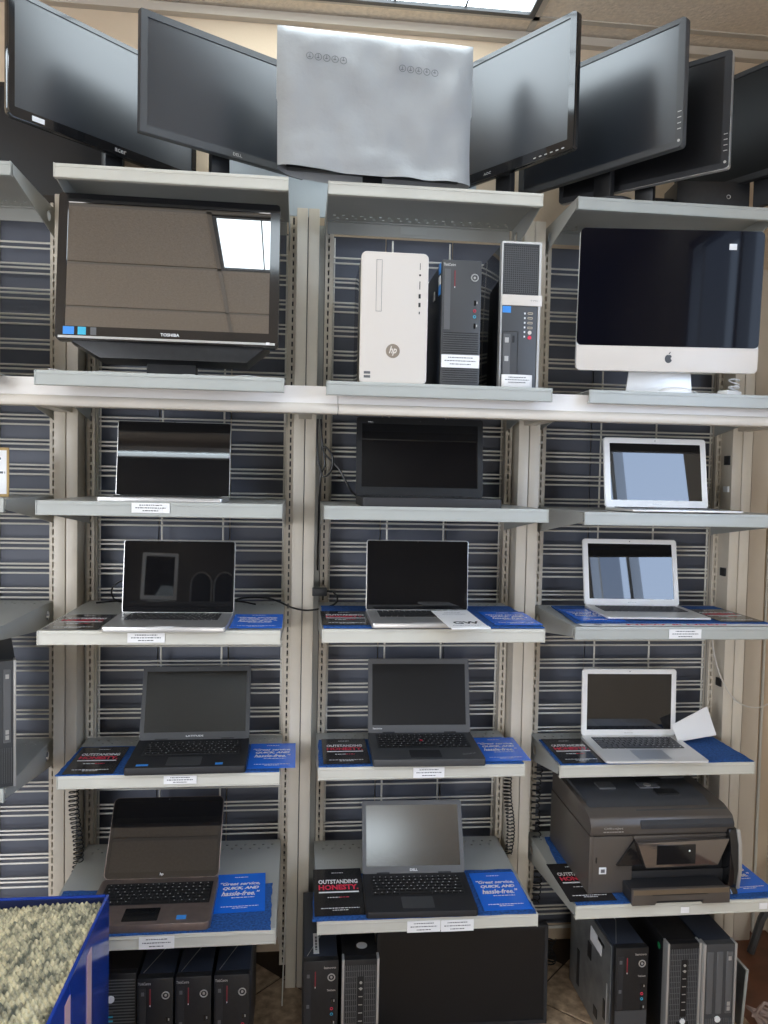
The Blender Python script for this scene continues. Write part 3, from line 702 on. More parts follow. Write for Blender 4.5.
# ------------------------------------------------------------------ second row: television, towers, white all in one
TV = thing('all_in_one_television', 'large black television computer reflecting the ceiling light', 'television', (.358, -.253, 1.9735), R(.4))
P = MB().prism(rrect(-.31, .31, -.21, .21, .012), 'y', 0, .03).build('housing', M['gloss'], TV, bevel=.003, loc=(0, 0, .3185), rot=(-R(5.7), 0, 0))
MB().ring(rrect(-.309, .309, -.209, .209, .010), rrect(-.284, .282, -.172, .184, .001), 'y', -.005, 0).build('bezel', M['gloss'], P)
MB().box(-.285, .283, -.0016, -.0004, -.173, .185).build('screen', ST, P)
MB().box(-.30, .30, -.0075, -.004, -.206, -.1995).build('silver_trim', M['silver'], P)
text('TOSHIBA', .052, M['s_white'], P, (.005, -.0062, -.1875), FRONT, bold=.02, height=.009, name='logo')
for x, m_, w_ in ((-.272, M['s_blue'], .030), (-.236, M['s_cyan'], .022), (-.205, M['greyp'], .016)): MB().box(x-w_/2, x+w_/2, -.0062, -.005, -.196, -.174).build('sticker', m_, P, label='small coloured sticker')
MB().box(.275, .285, -.008, -.006, -.205, -.198).build('power_light', M['s_white'], P)
MB().prism([(-.285, -.20), (.285, -.20), (.22, -.255), (-.19, -.255)], 'y', .012, .10).build('lower_chin', M['plastic'], P, bevel=.004)
MB().box(-.07, .07, .04, .09, .0, .10).build('neck', M['plastic'], TV)
MB().prism(rrect(-.12, .12, -.02, .16, .03), 'z', 0, .010).build('foot', M['plastic'], TV, bevel=.002)
# papers lying beside it
for x, y, rz, lb, w_ in ((.17, -.36, 8, 'white sheet lying under the left side of the television', .20), (.52, -.36, -6, 'white folded sheet lying under the right side of the television', .22)):
    b = MB(); n = 10; vs = []; fs = []
    for j in range(n+1):
        for i in range(n+1): vs.append(((i/n-.5)*w_, (j/n-.5)*.14, .004+.004*math.sin(i*.9+rz)*math.cos(j*.5)))
    for j in range(n):
        for i in range(n): fs.append((j*(n+1)+i, j*(n+1)+i+1, (j+1)*(n+1)+i+1, (j+1)*(n+1)+i))
    o = b.add(vs, fs).build('paper_sheet', M['paper'], smooth=True, loc=(x, y, 1.972), rot=(0, 0, R(rz))); o.modifiers.new('s', 'SOLIDIFY').thickness = .0006
    tag(o, lb, 'paper')

def louvers(x0, x1, z0, z1, pitch, hgt, y, slant=0):
    b = MB(); z = z0
    while z < z1: b.box(x0, x1, y, y+.0012, z, z+hgt); z += pitch
    return b
# white tower
WT = thing('tower_computer', 'white tower computer with an engraved round logo', 'computer', (.990, -.385, 1.9755))
MB().prism(rrect(-.0925, .0925, 0, .362, .014), 'y', .012, .29).build('case', M['gloss'], WT, bevel=.002)
MB().prism(rrect(-.0945, .0945, 0, .364, .016), 'y', 0, .020).build('front_panel', M['whitep'], WT, bevel=.004, seg=3)
WF = bpy.data.objects[-1] if False else WT.children[-1]
MB().ring(rrect(-.052, -.036, .200, .342, .001), rrect(-.0512, -.0368, .2008, .3412, .001), 'y', -.0006, .0005).build('optical_drive_outline', M['greyp'], WF)
MB().box(-.0505, -.0375, -.0004, .001, .2015, .3405).build('optical_drive_door', M['whitep'], WF)
for z, hh_, w_ in ((.328, .018, .0015), (.304, .005, .005), (.276, .022, .0022), (.246, .012, .006), (.222, .012, .006), (.200, .007, .003)):
    MB().box(.070-w_/2, .070+w_/2, -.0008, .001, z-hh_/2, z+hh_/2).build('port', M['plastic'], WF)
MB().cyl((-.002, 0, .092), (-.002, -.0014, .092), .0195, n=28).build('logo_disc', mat('tan_chrome', (.46, .38, .30), .25, .6), WF)
text('hp', .022, M['whitep'], WF, (-.002, -.0020, .092), FRONT, bold=.02, shear=.35, height=.026, name='logo')
for z in (.030, .019): MB().box(-.082, -.064, -.0008, .0005, z-.003, z+.004).build('sticker', M['greyp'], WF, label='small grey sticker')
# towers: lenovo style small case (origin: front left bottom)
def slim_tower(label, x, y, z, w=.100, h=.340, d=.36, plate='right', group=None, mesh=True, chassis=False, name_='lenovo', rz=0, grey=False):
    T = thing('tower_computer', label, 'computer', (x+w/2, y, z), rz, group)
    hw = w/2
    fm = M['charcoal'] if grey else M['plastic']
    C_ = MB().box(-hw+.002, hw-.002, .02, d, 0, h-.003).build('case', M['cover'], T, bevel=.002)
    F = MB().box(-hw, hw, 0, .024, .001, h).build('front_panel', fm, T, bevel=.003)
    MB().box(-hw+.007, -hw+.024, -.0012, .001, h*.45, h-.026).build('optical_drive', M['greyp'] if grey else M['matte'], F)
    MB().box(-hw+.0115, -hw+.0195, -.0020, 0, h*.60, h*.63).build('eject_button', M['greyp'], F)
    MB().box(-hw+.0115, -hw+.0195, -.0020, 0, h*.86, h*.89).build('emblem', M['greyp'], F)
    MB().box(-hw+.034, -hw+.037, -.0012, .001, h-.075, h-.030).build('red_stripe', M['dimred'], F)
    MB().box(-hw+.0345, -hw+.0365, -.0016, .001, h-.078, h-.074).build('stripe_light', M['s_white'], F)
    MB().torus((hw-.020, -.0015, h-.048), 'y', .0095, .0018, 22, 6).build('power_button', M['silver'], F, smooth=True)
    MB().cyl((hw-.020, 0, h-.048), (hw-.020, -.002, h-.048), .0035, n=12).build('button_centre', M['silver'], F)
    if plate == 'left': text('ThinkCentre', .034, M['silver'], F, (-hw+.020, -.0008, h-.014), FRONT, bold=.02, height=.008, name='name_plate')
    else:
        text('lenovo', .034, M['silver'], F, (hw-.024, -.0008, h-.020), FRONT, bold=.02, height=.007, name='name_plate')
        text('ThinkCentre', .024, M['silver'], F, (hw-.020, -.0008, h-.086), FRONT, bold=.03, height=.006, name='name_plate')
    for k, (zz, m_) in enumerate(((h-.118, 'u'), (h-.140, M['red']), (h-.156, M['s_cyan']), (h-.182, 'u'))):
        if m_ == 'u':
            MB().box(hw-.020, hw-.015, -.001, .001, zz-.007, zz+.007).build('usb_port', M['gloss'], F)
            MB().box(hw-.013, hw-.010, -.0012, .001, zz-.002, zz+.004).build('port_mark', M['silver'], F)
        else: MB().torus((hw-.018, -.001, zz), 'y', .0035, .001, 12, 5).build('audio_port', m_, F)
    if mesh: louvers(-hw+.006, hw-.006, .012, h*.43, .0062, .0022, -.0012).build('grille', M['gloss'] if not grey else M['plastic'], F, stuff=True)
    if mesh: louvers(-hw+.006, hw-.006, .0152, h*.43, .0062, .0014, -.0008).build('grille_ribs', M['greyp'], F, stuff=True)
    else: MB().box(-hw+.002, hw-.002, -.001, .001, .01, h*.44).build('lower_panel', M['charcoal'], F)
    # step line on the lid
    MB().tube([(-hw+.012, .03, h-.0025), (hw-.040, .15, h-.0025), (hw-.040, d-.02, h-.0025)], .0009, 4).build('lid_crease', M['silver'], C_)
    if chassis:
        MB().box(-hw-.003, -hw+.001, .03, d-.01, .01, h-.012).build('side_chassis', M['steel'], T)
        s_ = T.children[-1]
        for yy, zz, a_, b2 in ((.08, .30, .05, .010), (.18, .24, .030, .050), (.06, .14, .016, .06), (.28, .16, .02, .12), (.12, .07, .03, .03)): MB().box(-hw-.0045, -hw-.003, yy, yy+a_, zz-b2, zz).build('chassis_slot', M['plastic'], s_)
        MB().box(-hw-.0045, -hw-.003, .10, .19, .255, .30).build('sticker', M['s_white'], s_, label='white paper sticker')
        MB().box(-hw-.0045, -hw-.003, .05, .054, .03, .20).build('chassis_ridge', M['silver'], s_)
    return T, F, C_
def hp_tower(label, x, y, z, w=.105, h=.340, d=.36, style='mesh', group=None, rz=0):
    T = thing('tower_computer', label, 'computer', (x+w/2, y, z), rz, group)
    hw = w/2
    C_ = MB().box(-hw+.002, hw-.002, .02, d, 0, h-.003).build('case', M['cover'] if style == 'bay' else M['plastic'], T, bevel=.002)
    F = MB().box(-hw+.006, hw-.006, 0, .024, .001, h-.002).build('front_panel', M['plastic'] if style != 'bay' else M['charcoal'], T, bevel=.002)
    for sg in (-1, 1): MB().box(sg*hw-.007 if sg > 0 else -hw, sg*hw if sg > 0 else -hw+.007, -.003, .03, 0, h).build('silver_rail', M['silver'], T, bevel=.002)
    if style == 'mesh':
        b = MB(); n = 17
        for k in range(n): xx = -hw+.010+k*(w-.020)/(n-1); b.box(xx-.0009, xx+.0009, -.0022, .001, .045 if abs(xx) > .02 else .10, h-.018)
        for k in range(16): zz = .05+k*.017; b.box(-hw+.010, hw-.010, -.0014, .001, zz, zz+.0012)
        b.build('vertical_grille', M['greyp'], F, stuff=True)
        MB().box(-.010, .010, -.003, 0, .115, h-.05).build('port_strip', M['plastic'], F)
        for k in range(6): MB().box(-.005, .006, -.0042, -.003, .135+k*.024, .137+k*.024).build('usb_port', M['silver'], F)
        for k in range(2): MB().cyl((.001, -.003, h-.085+k*.018), (.001, -.0045, h-.085+k*.018), .004, n=12).build('audio_port', M['silver'], F)
        MB().cyl((.0, 0, .100 if h < .35 else .1), (.0, -.004, .100), .008, n=20).build('round_logo', M['s_white'], F)
        MB().box(-hw+.012, hw-.012, -.0025, 0, .012, .082).build('optical_drive', M['charcoal'], F)
        for zz in (.065, .045): MB().box(-hw+.016, -hw+.026, -.0036, -.0025, zz-.005, zz+.005).build('emblem', M['silver'], F)
    else:
        for xa in (-hw+.012, -.010, hw-.032): MB().box(xa, xa+.019, -.0022, .001, .125, h-.025).build('drive_bay', M['greyp'], F, bevel=.001, seg=1)
        for zz in (h-.045, .155, .140): MB().box(hw-.027, hw-.018, -.0034, -.0022, zz-.006, zz+.006).build('emblem', M['silver'], F)
        MB().cyl((-.003, 0, .108), (-.003, -.004, .108), .009, n=20).build('round_logo', M['s_white'], F)
        b = MB()
        for k in range(15): xx = -hw+.012+k*(w-.024)/14; b.box(xx-.0009, xx+.0009, -.0022, .001, .012, .110)
        b.build('vertical_grille', M['greyp'], F, stuff=True)
        MB().box(-.006, .004, -.003, 0, .02, .095).build('port_strip', M['plastic'], F)
    return T, F, C_
T, F, C_ = slim_tower('slim black tower computer between the white tower and the silver edged tower', 1.123, -.385, 1.9755, w=.112, h=.352, d=.33, plate='left', grey=True, name_='lenovo')
for zz, m_ in ((.335, M['s_blue']), (.300, M['s_white']), (.275, M['s_blue'])): MB().box(-.0575, -.0555, .028, .056, zz-.014, zz+.014).build('sticker', m_, C_, label='small coloured sticker on the side')
MB().box(-.0575, -.0555, .12, .145, .265, .290).build('sticker', M['s_white'], C_)
L = MB().box(-.054, .054, -.0035, -.0025, .052, .088).build('price_label', M['paper'], T, label='white paper price label')
dashes('print', M['ink'], L, [(0, .080, .07, .0025), (0, .071, .09, .0025), (0, .062, .06, .0025)], (0, -.0036, 0), FRONT)
# tall tower with silver rim
TT = thing('tower_computer', 'tall black tower with silver rim and square mesh, right of the other two towers', 'computer', (1.348, -.385, 1.9755))
MB().box(-.056, .054, .02, .37, 0, .405).build('case', M['gloss'], TT, bevel=.002)
TF = MB().prism(rrect(-.057, .057, 0, .410, .005), 'y', 0, .024).build('front_panel', M['charcoal'], TT, bevel=.002)
MB().ring(rrect(-.0575, .0575, 0, .4105, .005), rrect(-.053, .051, .002, .405, .003), 'y', -.003, .02).build('silver_rim', M['silver'], TF)
b = MB()
for k in range(22): b.box(-.050, .048, -.0016, .001, .268+k*.006, .2695+k*.006)
for k in range(17): b.box(-.050+k*.006, -.0485+k*.006, -.0016, .001, .268, .398)
b.build('square_mesh', M['greyp'], TF, stuff=True)
MB().box(-.051, .049, -.0006, .001, .266, .400).build('mesh_back', M['plastic'], TF)
MB().box(-.053, .062, -.005, .001, .232, .262).build('silver_band', M['whitep'], TF, bevel=.001)
text('hp compaq', .02, M['charcoal'], TF, (.038, -.0056, .247), FRONT, height=.004, name='logo')
MB().box(-.051, -.027, -.0015, .001, .212, .230).build('sticker', M['s_blue'], TF, label='small blue sticker')
for k in range(4): MB().ring(rrect(.022, .037, .209-k*.0135, .215-k*.0135, .0025), rrect(.0235, .0355, .2105-k*.0135, .2135-k*.0135, .001), 'y', -.0014, 0).build('usb_port', mat('tan_ring', (.5, .42, .3), .5) if k == 0 else bpy.data.materials['tan_ring'], TF)
for k in range(6): MB().box(.012, .016, -.0012, 0, .209-k*.013, .214-k*.013).build('port_mark', M['s_white'], TF)
MB().cyl((.029, 0, .158), (.029, -.0018, .158), .0055, n=14).build('audio_port', M['whitep'], TF)
MB().cyl((.029, 0, .144), (.029, -.0018, .144), .0055, n=14).build('audio_port', M['red'], TF)
MB().ring(rrect(-.050, -.004, .02, .160, .001), rrect(-.049, -.005, .021, .159, .001), 'y', -.0014, 0).build('bay_outline', M['plastic'], TF)
MB().box(-.046, -.026, -.0014, 0, .03, .152).build('optical_drive', M['greyp'], TF)
for zz in (.135, .083): MB().box(-.042, -.031, -.0024, -.0014, zz-.007, zz+.007).build('emblem', M['silver'], TF)
MB().box(-.020, -.014, -.0014, 0, .128, .148).build('eject_slot', M['plastic'], TF)
Lc = thing('price_card', 'curved white price card propped against the tall tower', 'card', (1.338, -.398, 1.9755))
b = MB(); vs = []; fs = []
for j in range(2):
    for i in range(9): vs.append((-.044+.088*i/8, -.006+.004*math.cos((i-4)*.35)*-1, j*.036))
for i in range(8): fs.append((i, i+1, 10+i, 9+i))
o = b.add(vs, fs).build('card_face', M['paper'], Lc, smooth=True); o.modifiers.new('s', 'SOLIDIFY').thickness = .0008
dashes('print', M['ink'], Lc, [(0, .028, .05, .0022), (0, .021, .07, .0022), (0, .014, .05, .0022)], (0, -.0115, 0), FRONT)

# white all in one
AI = thing('all_in_one_computer', 'large white all in one computer with dark glass screen', 'computer', (1.803, -.355, 1.979), R(-5.7))
AP = MB().prism(rrect(-.268, .268, -.204, .204, .016), 'y', 0, .012).build('housing', M['aluL'], AI, bevel=.002, loc=(0, 0, .268), rot=(R(2.5), 0, 0))
MB().prism(rrect(-.267, .267, -.12, .203, .015)[:14]+[(-.267, -.129), (.267, -.129)] if False else rrect(-.2678, .2678, -.131, .2038, .014), 'y', -.003, 0).build('screen', SA, AP)
MB().prism(rrect(-.2678, .2678, -.2038, -.131, .012)[12:]+[(.2678, -.131), (-.2678, -.131)] if False else [(-.2678, -.131), (.2678, -.131)]+[(x_, z_) for x_, z_ in reversed(rrect(-.2678, .2678, -.2038, .1, .014)[12:])][:12], 'y', -.0035, 0).build('white_chin', M['whitep'], AP, bevel=.0015)
MB().box(.165, .187, -.0042, -.003, .150, .167).build('sticker', M['s_white'], AP, label='small white sticker')
# fruit shaped emblem
app = []
for i in range(40):
    a = 2*math.pi*i/40; rr = .0115*(1+.08*math.cos(2*a)); px_, pz_ = rr*math.sin(a), rr*math.cos(a)
    if abs(px_) < .005 and pz_ > 0: pz_ -= .0018*(1-abs(px_)/.005)
    if px_ > .005 and abs(pz_-.001) < .005: px_ -= .0042*(1-((pz_-.001)/.005)**2)
    app.append((px_+.004, pz_-.166))
MB().prism(app, 'y', -.0046, -.0035).prism([(.004, -.153), (.0045, -.150), (.008, -.146), (.0095, -.1455), (.009, -.149), (.0065, -.152)], 'y', -.0046, -.0035).build('logo', M['charcoal'], AP)
MB().prism([(-.098, 0), (.104, 0), (.096, .085), (-.086, .085)], 'y', .055, .062).build('stand_neck', M['aluL'], AI, bevel=.001)
AI.children[-1].location = (-.006, 0, 0)
MB().prism(rrect(-.115, .075, -.02, .16, .01), 'z', 0, .005).build('stand_foot', M['aluL'], AI, bevel=.001)
mo = MB(); n = 20
prof = [(1.0, 0), (1.0, .006), (.92, .012), (.7, .017), (.35, .020), (0.02, .021)]
vs = [(.030*r_*math.cos(2*math.pi*i/n), .05*r_*math.sin(2*math.pi*i/n), z) for r_, z in prof for i in range(n)]
fs = [(k*n+i, k*n+(i+1) % n, (k+1)*n+(i+1) % n, (k+1)*n+i) for k in range(5) for i in range(n)]+[list(range(n))[::-1], list(range(5*n, 6*n))]
o = mo.add(vs, fs).build('computer_mouse', M['whitel'], smooth=True, loc=(1.838, -.335, 1.9792), rot=(0, 0, R(70)))
tag(o, 'flat white mouse lying beside the stand of the white all in one', 'mouse')
ad = thing('power_adapter', 'white power adapter with coiled lead at the right end of the second shelf', 'adapter', (2.03, -.30, 1.9792), R(25))
MB().box(-.035, .035, -.018, .018, 0, .020).build('adapter_body', M['whitel'], ad, bevel=.004)
MB().tube([(.02+.022*math.cos(t*.7), .01*math.sin(t*.7), .022+.0012*t+.006*math.sin(t*.35)) for t in range(28)], .0024, 6).build('lead', M['s_white'], ad, smooth=True)
MB().tube([(-.03, 0, .004), (-.08, -.02, .003), (-.14, .005, .003), (-.19, -.02, .003)], .0022, 6).build('lead', M['s_white'], ad, smooth=True)

# ------------------------------------------------------------------ printer
PR = thing('printer', 'black and taupe office printer with a dark glass control panel', 'printer', (1.848, -.36, SH[6,3][1]+MT+.0005))
taupe = mat('taupe_plastic', (.095, .080, .068), .32, .1)
ptop = mat('printer_top', (.045, .047, .052), .42)
panel = mat('printer_panel_glass', (.30, .27, .25), .10, .85)
w0, w1 = -.235, .228
# lower body: left block, rear block, right wing (leaves the output cavity open)
body = MB().box(w0+.005, -.10, .0, .36, 0, .175).box(-.10, w1-.03, .12, .36, 0, .175)
body.box(-.10, w1-.03, .0, .13, .135, .175)
body.build('body', taupe, PR, bevel=.008)
MB().box(-.105, w1-.035, .010, .13, .0, .062).build('paper_tray_housing', M['matte'], PR, bevel=.003)
MB().box(-.10, w1-.035, .02, .125, .062, .135).build('output_cavity', M['plastic'], PR)
MB().prism([(-.001, 0), (.36, 0), (.36, .176), (-.001, .176)], 'x', w0-.002, w0+.012).build('left_side', taupe, PR, bevel=.004)
wing = [(-.016, .012), (-.026, .07), (-.022, .15), (-.008, .19), (.06, .20), (.06, .0), (-.03, 0)]
MB().prism(wing, 'x', w1-.035, w1-.004).build('right_wing', M['gloss'], PR, bevel=.006)
MB().prism([(p_-.004, q_) for p_, q_ in wing[:4]]+[(p_+.004, q_) for p_, q_ in wing[3::-1]], 'x', w1-.008, w1+.002).build('silver_wing_edge', M['silver'], PR, bevel=.001)
# lid / scanner
lidp = [(.0, .177), (-.004, .205), (.010, .228), (.06, .243), (.36, .250), (.36, .177)]
MB().prism(lidp, 'x', w0, w1-.01).build('scanner_lid', taupe, PR, bevel=.006)
MB().prism([(.05, .2415), (.36, .249), (.36, .262), (.09, .256)], 'x', w0+.012, w1-.06).build('document_feeder', ptop, PR, bevel=.005)
MB().prism([(-.006, .196), (-.010, .212), (.04, .238), (.05, .234)], 'x', -.08, w1-.015).build('lid_scoop', ptop, PR, bevel=.003)
PT = PR.children[-2]
MB().box(.02, .09, .10, .14, .2540, .2600).build('hinge_pocket', M['plastic'], PT)
MB().box(-.01, .07, .20, .25, .2570, .2630).build('hinge_pocket', M['plastic'], PT)
MB().cyl((.015, .168, .257), (.015, .168, .2635), .012, n=20).build('round_sticker', M['silver'], PT)
MB().box(-.015, .050, .150, .188, .2560, .2612).build('dark_sticker', M['ink'], PT)
MB().prism(rrect(-.150, -.095, .15, .20, .004), 'z', .2570, .2622).build('scuffed_patch', M['greyp'], PT)
MB().box(.085, .165, .22, .25, .2600, .2662).build('paper_guide', M['charcoal'], PT)
# control panel
pan = [(-.10, .165), (w1-.040, .172), (w1-.075, .092), (-.072, .088)]
cp = MB().prism(pan, 'y', -.030, -.008).build('control_panel', panel, PR, bevel=.004)
MB().box(-.040, .080, -.0315, -.030, .100, .158).build('touch_screen', M['gloss'], cp)
MB().box(.0585, .0625, -.033, -.0315, .138, .142).build('led', M['s_white'], cp)
MB().prism([(-.155, .090), (-.10, .168), (-.072, .088)], 'y', -.012, -.002).build('panel_flare', M['gloss'], PR, bevel=.002)
text('OfficeJet', .060, M['silver'], PR, (-.165, -.0045, .200), FRONT, bold=.01, height=.008, name='logo')
dashes('small_print', M['silver'], PR, [(-.165, .190, .062, .003)], (0, -.004, 0), FRONT)
MB().box(-.205, -.183, -.003, .0, .062, .082).build('badge', M['s_white'], PR, bevel=.001)
MB().box(-.200, -.188, -.004, -.003, .067, .077).build('badge_mark', M['ink'], PR)
MB().box(-.216, -.212, -.0015, .002, .095, .112).build('port', M['plastic'], PR)
# tray
MB().box(-.130, w1-.058, -.065, .10, .002, .040).build('tray', M['matte'], PR, bevel=.004)
trf = MB().prism([(-.130, .0), (-.060, .0), (-.055, .012), (.090, .012), (.085, .0), (w1-.058, .0), (w1-.058, .048), (-.130, .048)], 'y', -.072, -.060).build('tray_front', taupe, PR, bevel=.002)
MB().box(-.126, w1-.062, -.0728, -.0715, .032, .046).build('tray_band', mat('bronze_band', (.20, .15, .10), .35, .4), PR)
MB().box(-.07, .10, -.0732, -.0725, .0295, .0315).build('tray_groove', M['plastic'], PR)

# ------------------------------------------------------------------ under the lowest shelves
g_ = 'slim black towers in a row on the floor'
for i, (x, nm) in enumerate(((.318, 'leftmost of three alike slim black towers on the floor under the bronze laptop'), (.420, 'middle one of three alike slim black towers under the bronze laptop'), (.524, 'rightmost of three alike slim black towers under the bronze laptop'))):
    slim_tower(nm, x, -.442, 0, w=.097, h=.340, d=.40, plate='left', group=g_)
T = thing('tower_computer', 'black tower with horizontal vents and a round logo, next to the blue crate', 'computer', (.262, -.418, 0))
MB().box(-.050, .050, .02, .38, 0, .337).build('case', M['plastic'], T, bevel=.002)
F = MB().box(-.052, .050, 0, .024, 0, .342).build('front_panel', M['plastic'], T, bevel=.003)
louvers(-.030, .046, .17, .325, .0085, .003, -.0015).build('vent_slats', M['greyp'], F, stuff=True)
MB().cyl((-.018, 0, .272), (-.018, -.004, .272), .010, n=20).build('round_logo', M['s_white'], F)
for zz, m_ in ((.235, M['charcoal']), (.222, M['s_cyan']), (.210, M['s_cyan'])): MB().box(-.024, -.012, -.002, 0, zz-.002, zz+.002).build('port', m_, F)
T, F, C_ = slim_tower('slim black tower with a white tag on top, left under the slim black laptop', .767, -.398, 0, w=.101, h=.340, d=.38, plate='right')
MB().box(-.020, -.004, .04, .14, .337, .3385).build('white_tag', M['s_white'], C_, label='white barcode tag')
dashes('barcode', M['ink'], C_, [(0, 0, .07, .006)], (-.012, .09, .3386), (0, 0, R(90)))
T, F, C_ = hp_tower('black tower with silver rails beside the large dark monitor on the floor', .878, -.397, 0, w=.107, d=.38)
MB().cyl((.008, .07, .3365), (.008, .07, .3375), .016, n=24).build('round_sticker', M['s_white'], C_, label='round white sticker')
slim_tower('slim tower with bare steel left side, on the floor under the printer', 1.687, -.402, 0, w=.101, h=.340, d=.38, plate='right', mesh=False, chassis=True)
T, F, C_ = hp_tower('silver railed black tower with a green dot, middle of three under the printer', 1.852, -.390, 0, w=.107, d=.38)
MB().cyl((-.0505, .06, .300), (-.0518, .06, .300), .010, n=18).build('green_dot', M['s_green'], C_, label='round green sticker')
hp_tower('rightmost tower under the printer, with three drive bays and silver rails', 1.961, -.400, 0, w=.105, d=.38, style='bay')
T, P_ = monitor('large dark monitor standing on the floor under the slim black laptop', 1.268, -.222, .157, -.5, .545, .314, SD, M['matte'], 0, bw=(.012, .012, .010, .014), logo=('LG', .02, .006, 0), foot=False, tilt=2, r=.003)
# side bracket, cable heap, leaning bar at the right
BR = thing('metal_bracket', 'grey metal side plate standing on the floor right of the towers', 'bracket', (2.150, -.30, 0), R(0))
MB().prism([(0, 0), (-.02, .20), (.20, .20), (.20, 0)][::-1], 'x', -.0015, .0015).build('plate', M['steel'], BR)
MB().prism([(-.004, 0), (-.024, .204), (.20, .204), (.20, .198), (-.018, .198), (.002, 0)], 'x', -.004, .004).build('folded_rim', M['lipgrey'], BR)
bar = MB().tube([(2.49, .02, .30), (2.43, .05, .14), (2.40, .06, .012)], .014, 8).build('leaning_bar', M['charcoal'], smooth=True)
tag(bar, 'dark grey bar leaning behind the right upright near the floor', 'bar')
rnd = random.Random(11)
pts = []
for i in range(160):
    a = i*.62; pts.append((2.275+.10*math.cos(a)*rnd.uniform(.7, 1.05), -.40+.13*math.sin(a*1.07)*rnd.uniform(.7, 1.05), .012+.045*(i/160)+rnd.uniform(0, .012)))
tag(MB().tube(pts, .0055, 6).build('cable_heap', mat('dusty_pink_cable', (.34, .24, .20), .6), smooth=True), 'heap of dusty pinkish cable on the floor at lower right', 'cable')

# ------------------------------------------------------------------ cables
def spline(pts, n=10):
    P = [Vector(p) for p in pts]; o = []
    for i in range(len(P)-1):
        a, b, c, d = P[max(i-1, 0)], P[i], P[i+1], P[min(i+2, len(P)-1)]
        for k in range(n):
            t = k/n; o.append(.5*((2*b)+(c-a)*t+(2*a-5*b+4*c-d)*t*t+(3*b-a-3*c+d)*t**3))
    return o+[P[-1]]
def cable(name, pts, r, m, label, cat='cable'):
    return tag(MB().tube(spline(pts), r, 6).build(name, m, smooth=True), label, cat)
cable('hanging_cable', [(.790,-.02,1.90),(.789,-.03,1.82),(.797,-.04,1.75),(.812,-.05,1.715),(.835,-.05,1.735),(.838,-.05,1.78),(.815,-.05,1.81),(.812,-.045,1.79),(.86,-.05,1.740),(.900,-.08,1.67),(.925,-.15,1.652)], .0032, M['cable'], 'black cord hanging from the rail to the wide black laptop')
cable('hanging_cable', [(.800,-.02,1.90),(.806,-.03,1.82),(.815,-.03,1.755),(.803,-.03,1.72),(.800,-.02,1.66),(.800,0.04,1.52),(.800,.06,1.40)], .003, M['cable'], 'black cord running down the slotted strip beside the middle upright')
pl = thing('power_plug', 'black plug with a looped lead left of the silver laptop with the price card', 'plug', (.800, -.012, 1.338))
MB().box(-.018, .030, -.014, .014, -.013, .013).build('plug_body', M['cable'], pl, bevel=.003)
MB().tube(spline([(.03,0,.002),(.05,-.004,.0),(.064,-.01,-.018),(.058,-.012,-.036),(.03,-.014,-.048),(-.03,-.02,-.058),(-.08,-.02,-.050),(-.125,-.02,-.030),(-.17,-.02,-.018),(-.25,-.01,-.022),(-.29,-.04,-.040)]), .0034, 6).build('lead', M['cable'], pl, smooth=True)
cable('laptop_cable', [(.60,-.03,1.299),(.52,.02,1.302),(.35,.03,1.30),(.20,.02,1.302),(.10,-.02,1.30)], .003, M['cable'], 'black cable lying along the back of the shelf behind the silver laptop')
cable('laptop_cable', [(.20,-.02,1.300),(.165,-.05,1.315),(.158,-.06,1.350),(.185,-.06,1.375),(.22,-.08,1.372)], .0028, M['cable'], 'short black cable looping up at the left of the silver laptop')
cable('usb_cable', [(.046,.00,1.245),(.048,-.01,1.215),(.056,-.01,1.185),(.066,-.02,1.160)], .0022, M['cable'], 'thin black cable with a plug dangling beside the left upright')
cable('thin_grey_cord', [(.716,-.06,.36),(.712,-.07,.25),(.708,-.08,.12),(.706,-.10,.01)], .0022, M['wire'], 'thin grey cord hanging in front of the foot of the middle upright')
cable('white_cord', [(2.190,.03,1.24),(2.192,.03,1.15),(2.202,.0,1.06),(2.240,-.012,.985),(2.287,-.012,.948),(2.368,.02,.929),(2.44,.05,.945),(2.53,.1,.99)], .0024, M['wcable'], 'white cord curving across the wall at the right end')
def coil(x, y, z0, z1, r, label, turns):
    n = turns*10; pts = []
    for i in range(n+1):
        a = 2*math.pi*i/10; f = i/n
        pts.append((x+.008*math.sin(f*7)+r*math.cos(a), y+r*math.sin(a), z0+(z1-z0)*f))
    tag(MB().tube(pts, .0021, 5).build('coiled_cord', M['cable'], smooth=True), label, 'coiled cord')
coil(.046, -.035, .42, .79, .015, 'black coiled cord hanging beside the left upright above the lowest shelf', 26)
coil(1.462, -.01, .44, .79, .013, 'black coiled cord hanging right of the slim black laptop', 28)
coil(1.572, .02, .25, .78, .014, 'black coiled cord hanging left of the printer, loosely stretched', 26)
coil(1.640, .05, .01, .10, .016, 'black coiled cord piled on the floor left of the steel sided tower', 9)
pv = MB().cyl((2.492, .20, 0.0), (2.492, .20, 3.0), .006, n=10).build('wall_pipe', M['lip'], smooth=True); tag(pv, 'thin white pipe running up the wall at the right edge', 'pipe')
tag(MB().prism([(2.385, 0), (2.452, 0), (2.452, 2.5), (2.385, 2.5)], 'y', .15, .20).build('wall_batten', M['wall2'], bevel=.006), 'cream vertical batten on the wall beside the right upright', 'batten')
oc = thing('wall_clip', 'black and white clips fixed to the inner side of the right upright', 'clip', (2.217, .03, 1.0))
for z_, m_, h_ in ((.80, M['plastic'], .016), (.70, M['s_white'], .010), (.41, M['plastic'], .014), (.02, M['plastic'], .014)):
    MB().box(-.003, .0035, -.018, .012, z_-h_, z_+h_).build('clip', m_, oc)

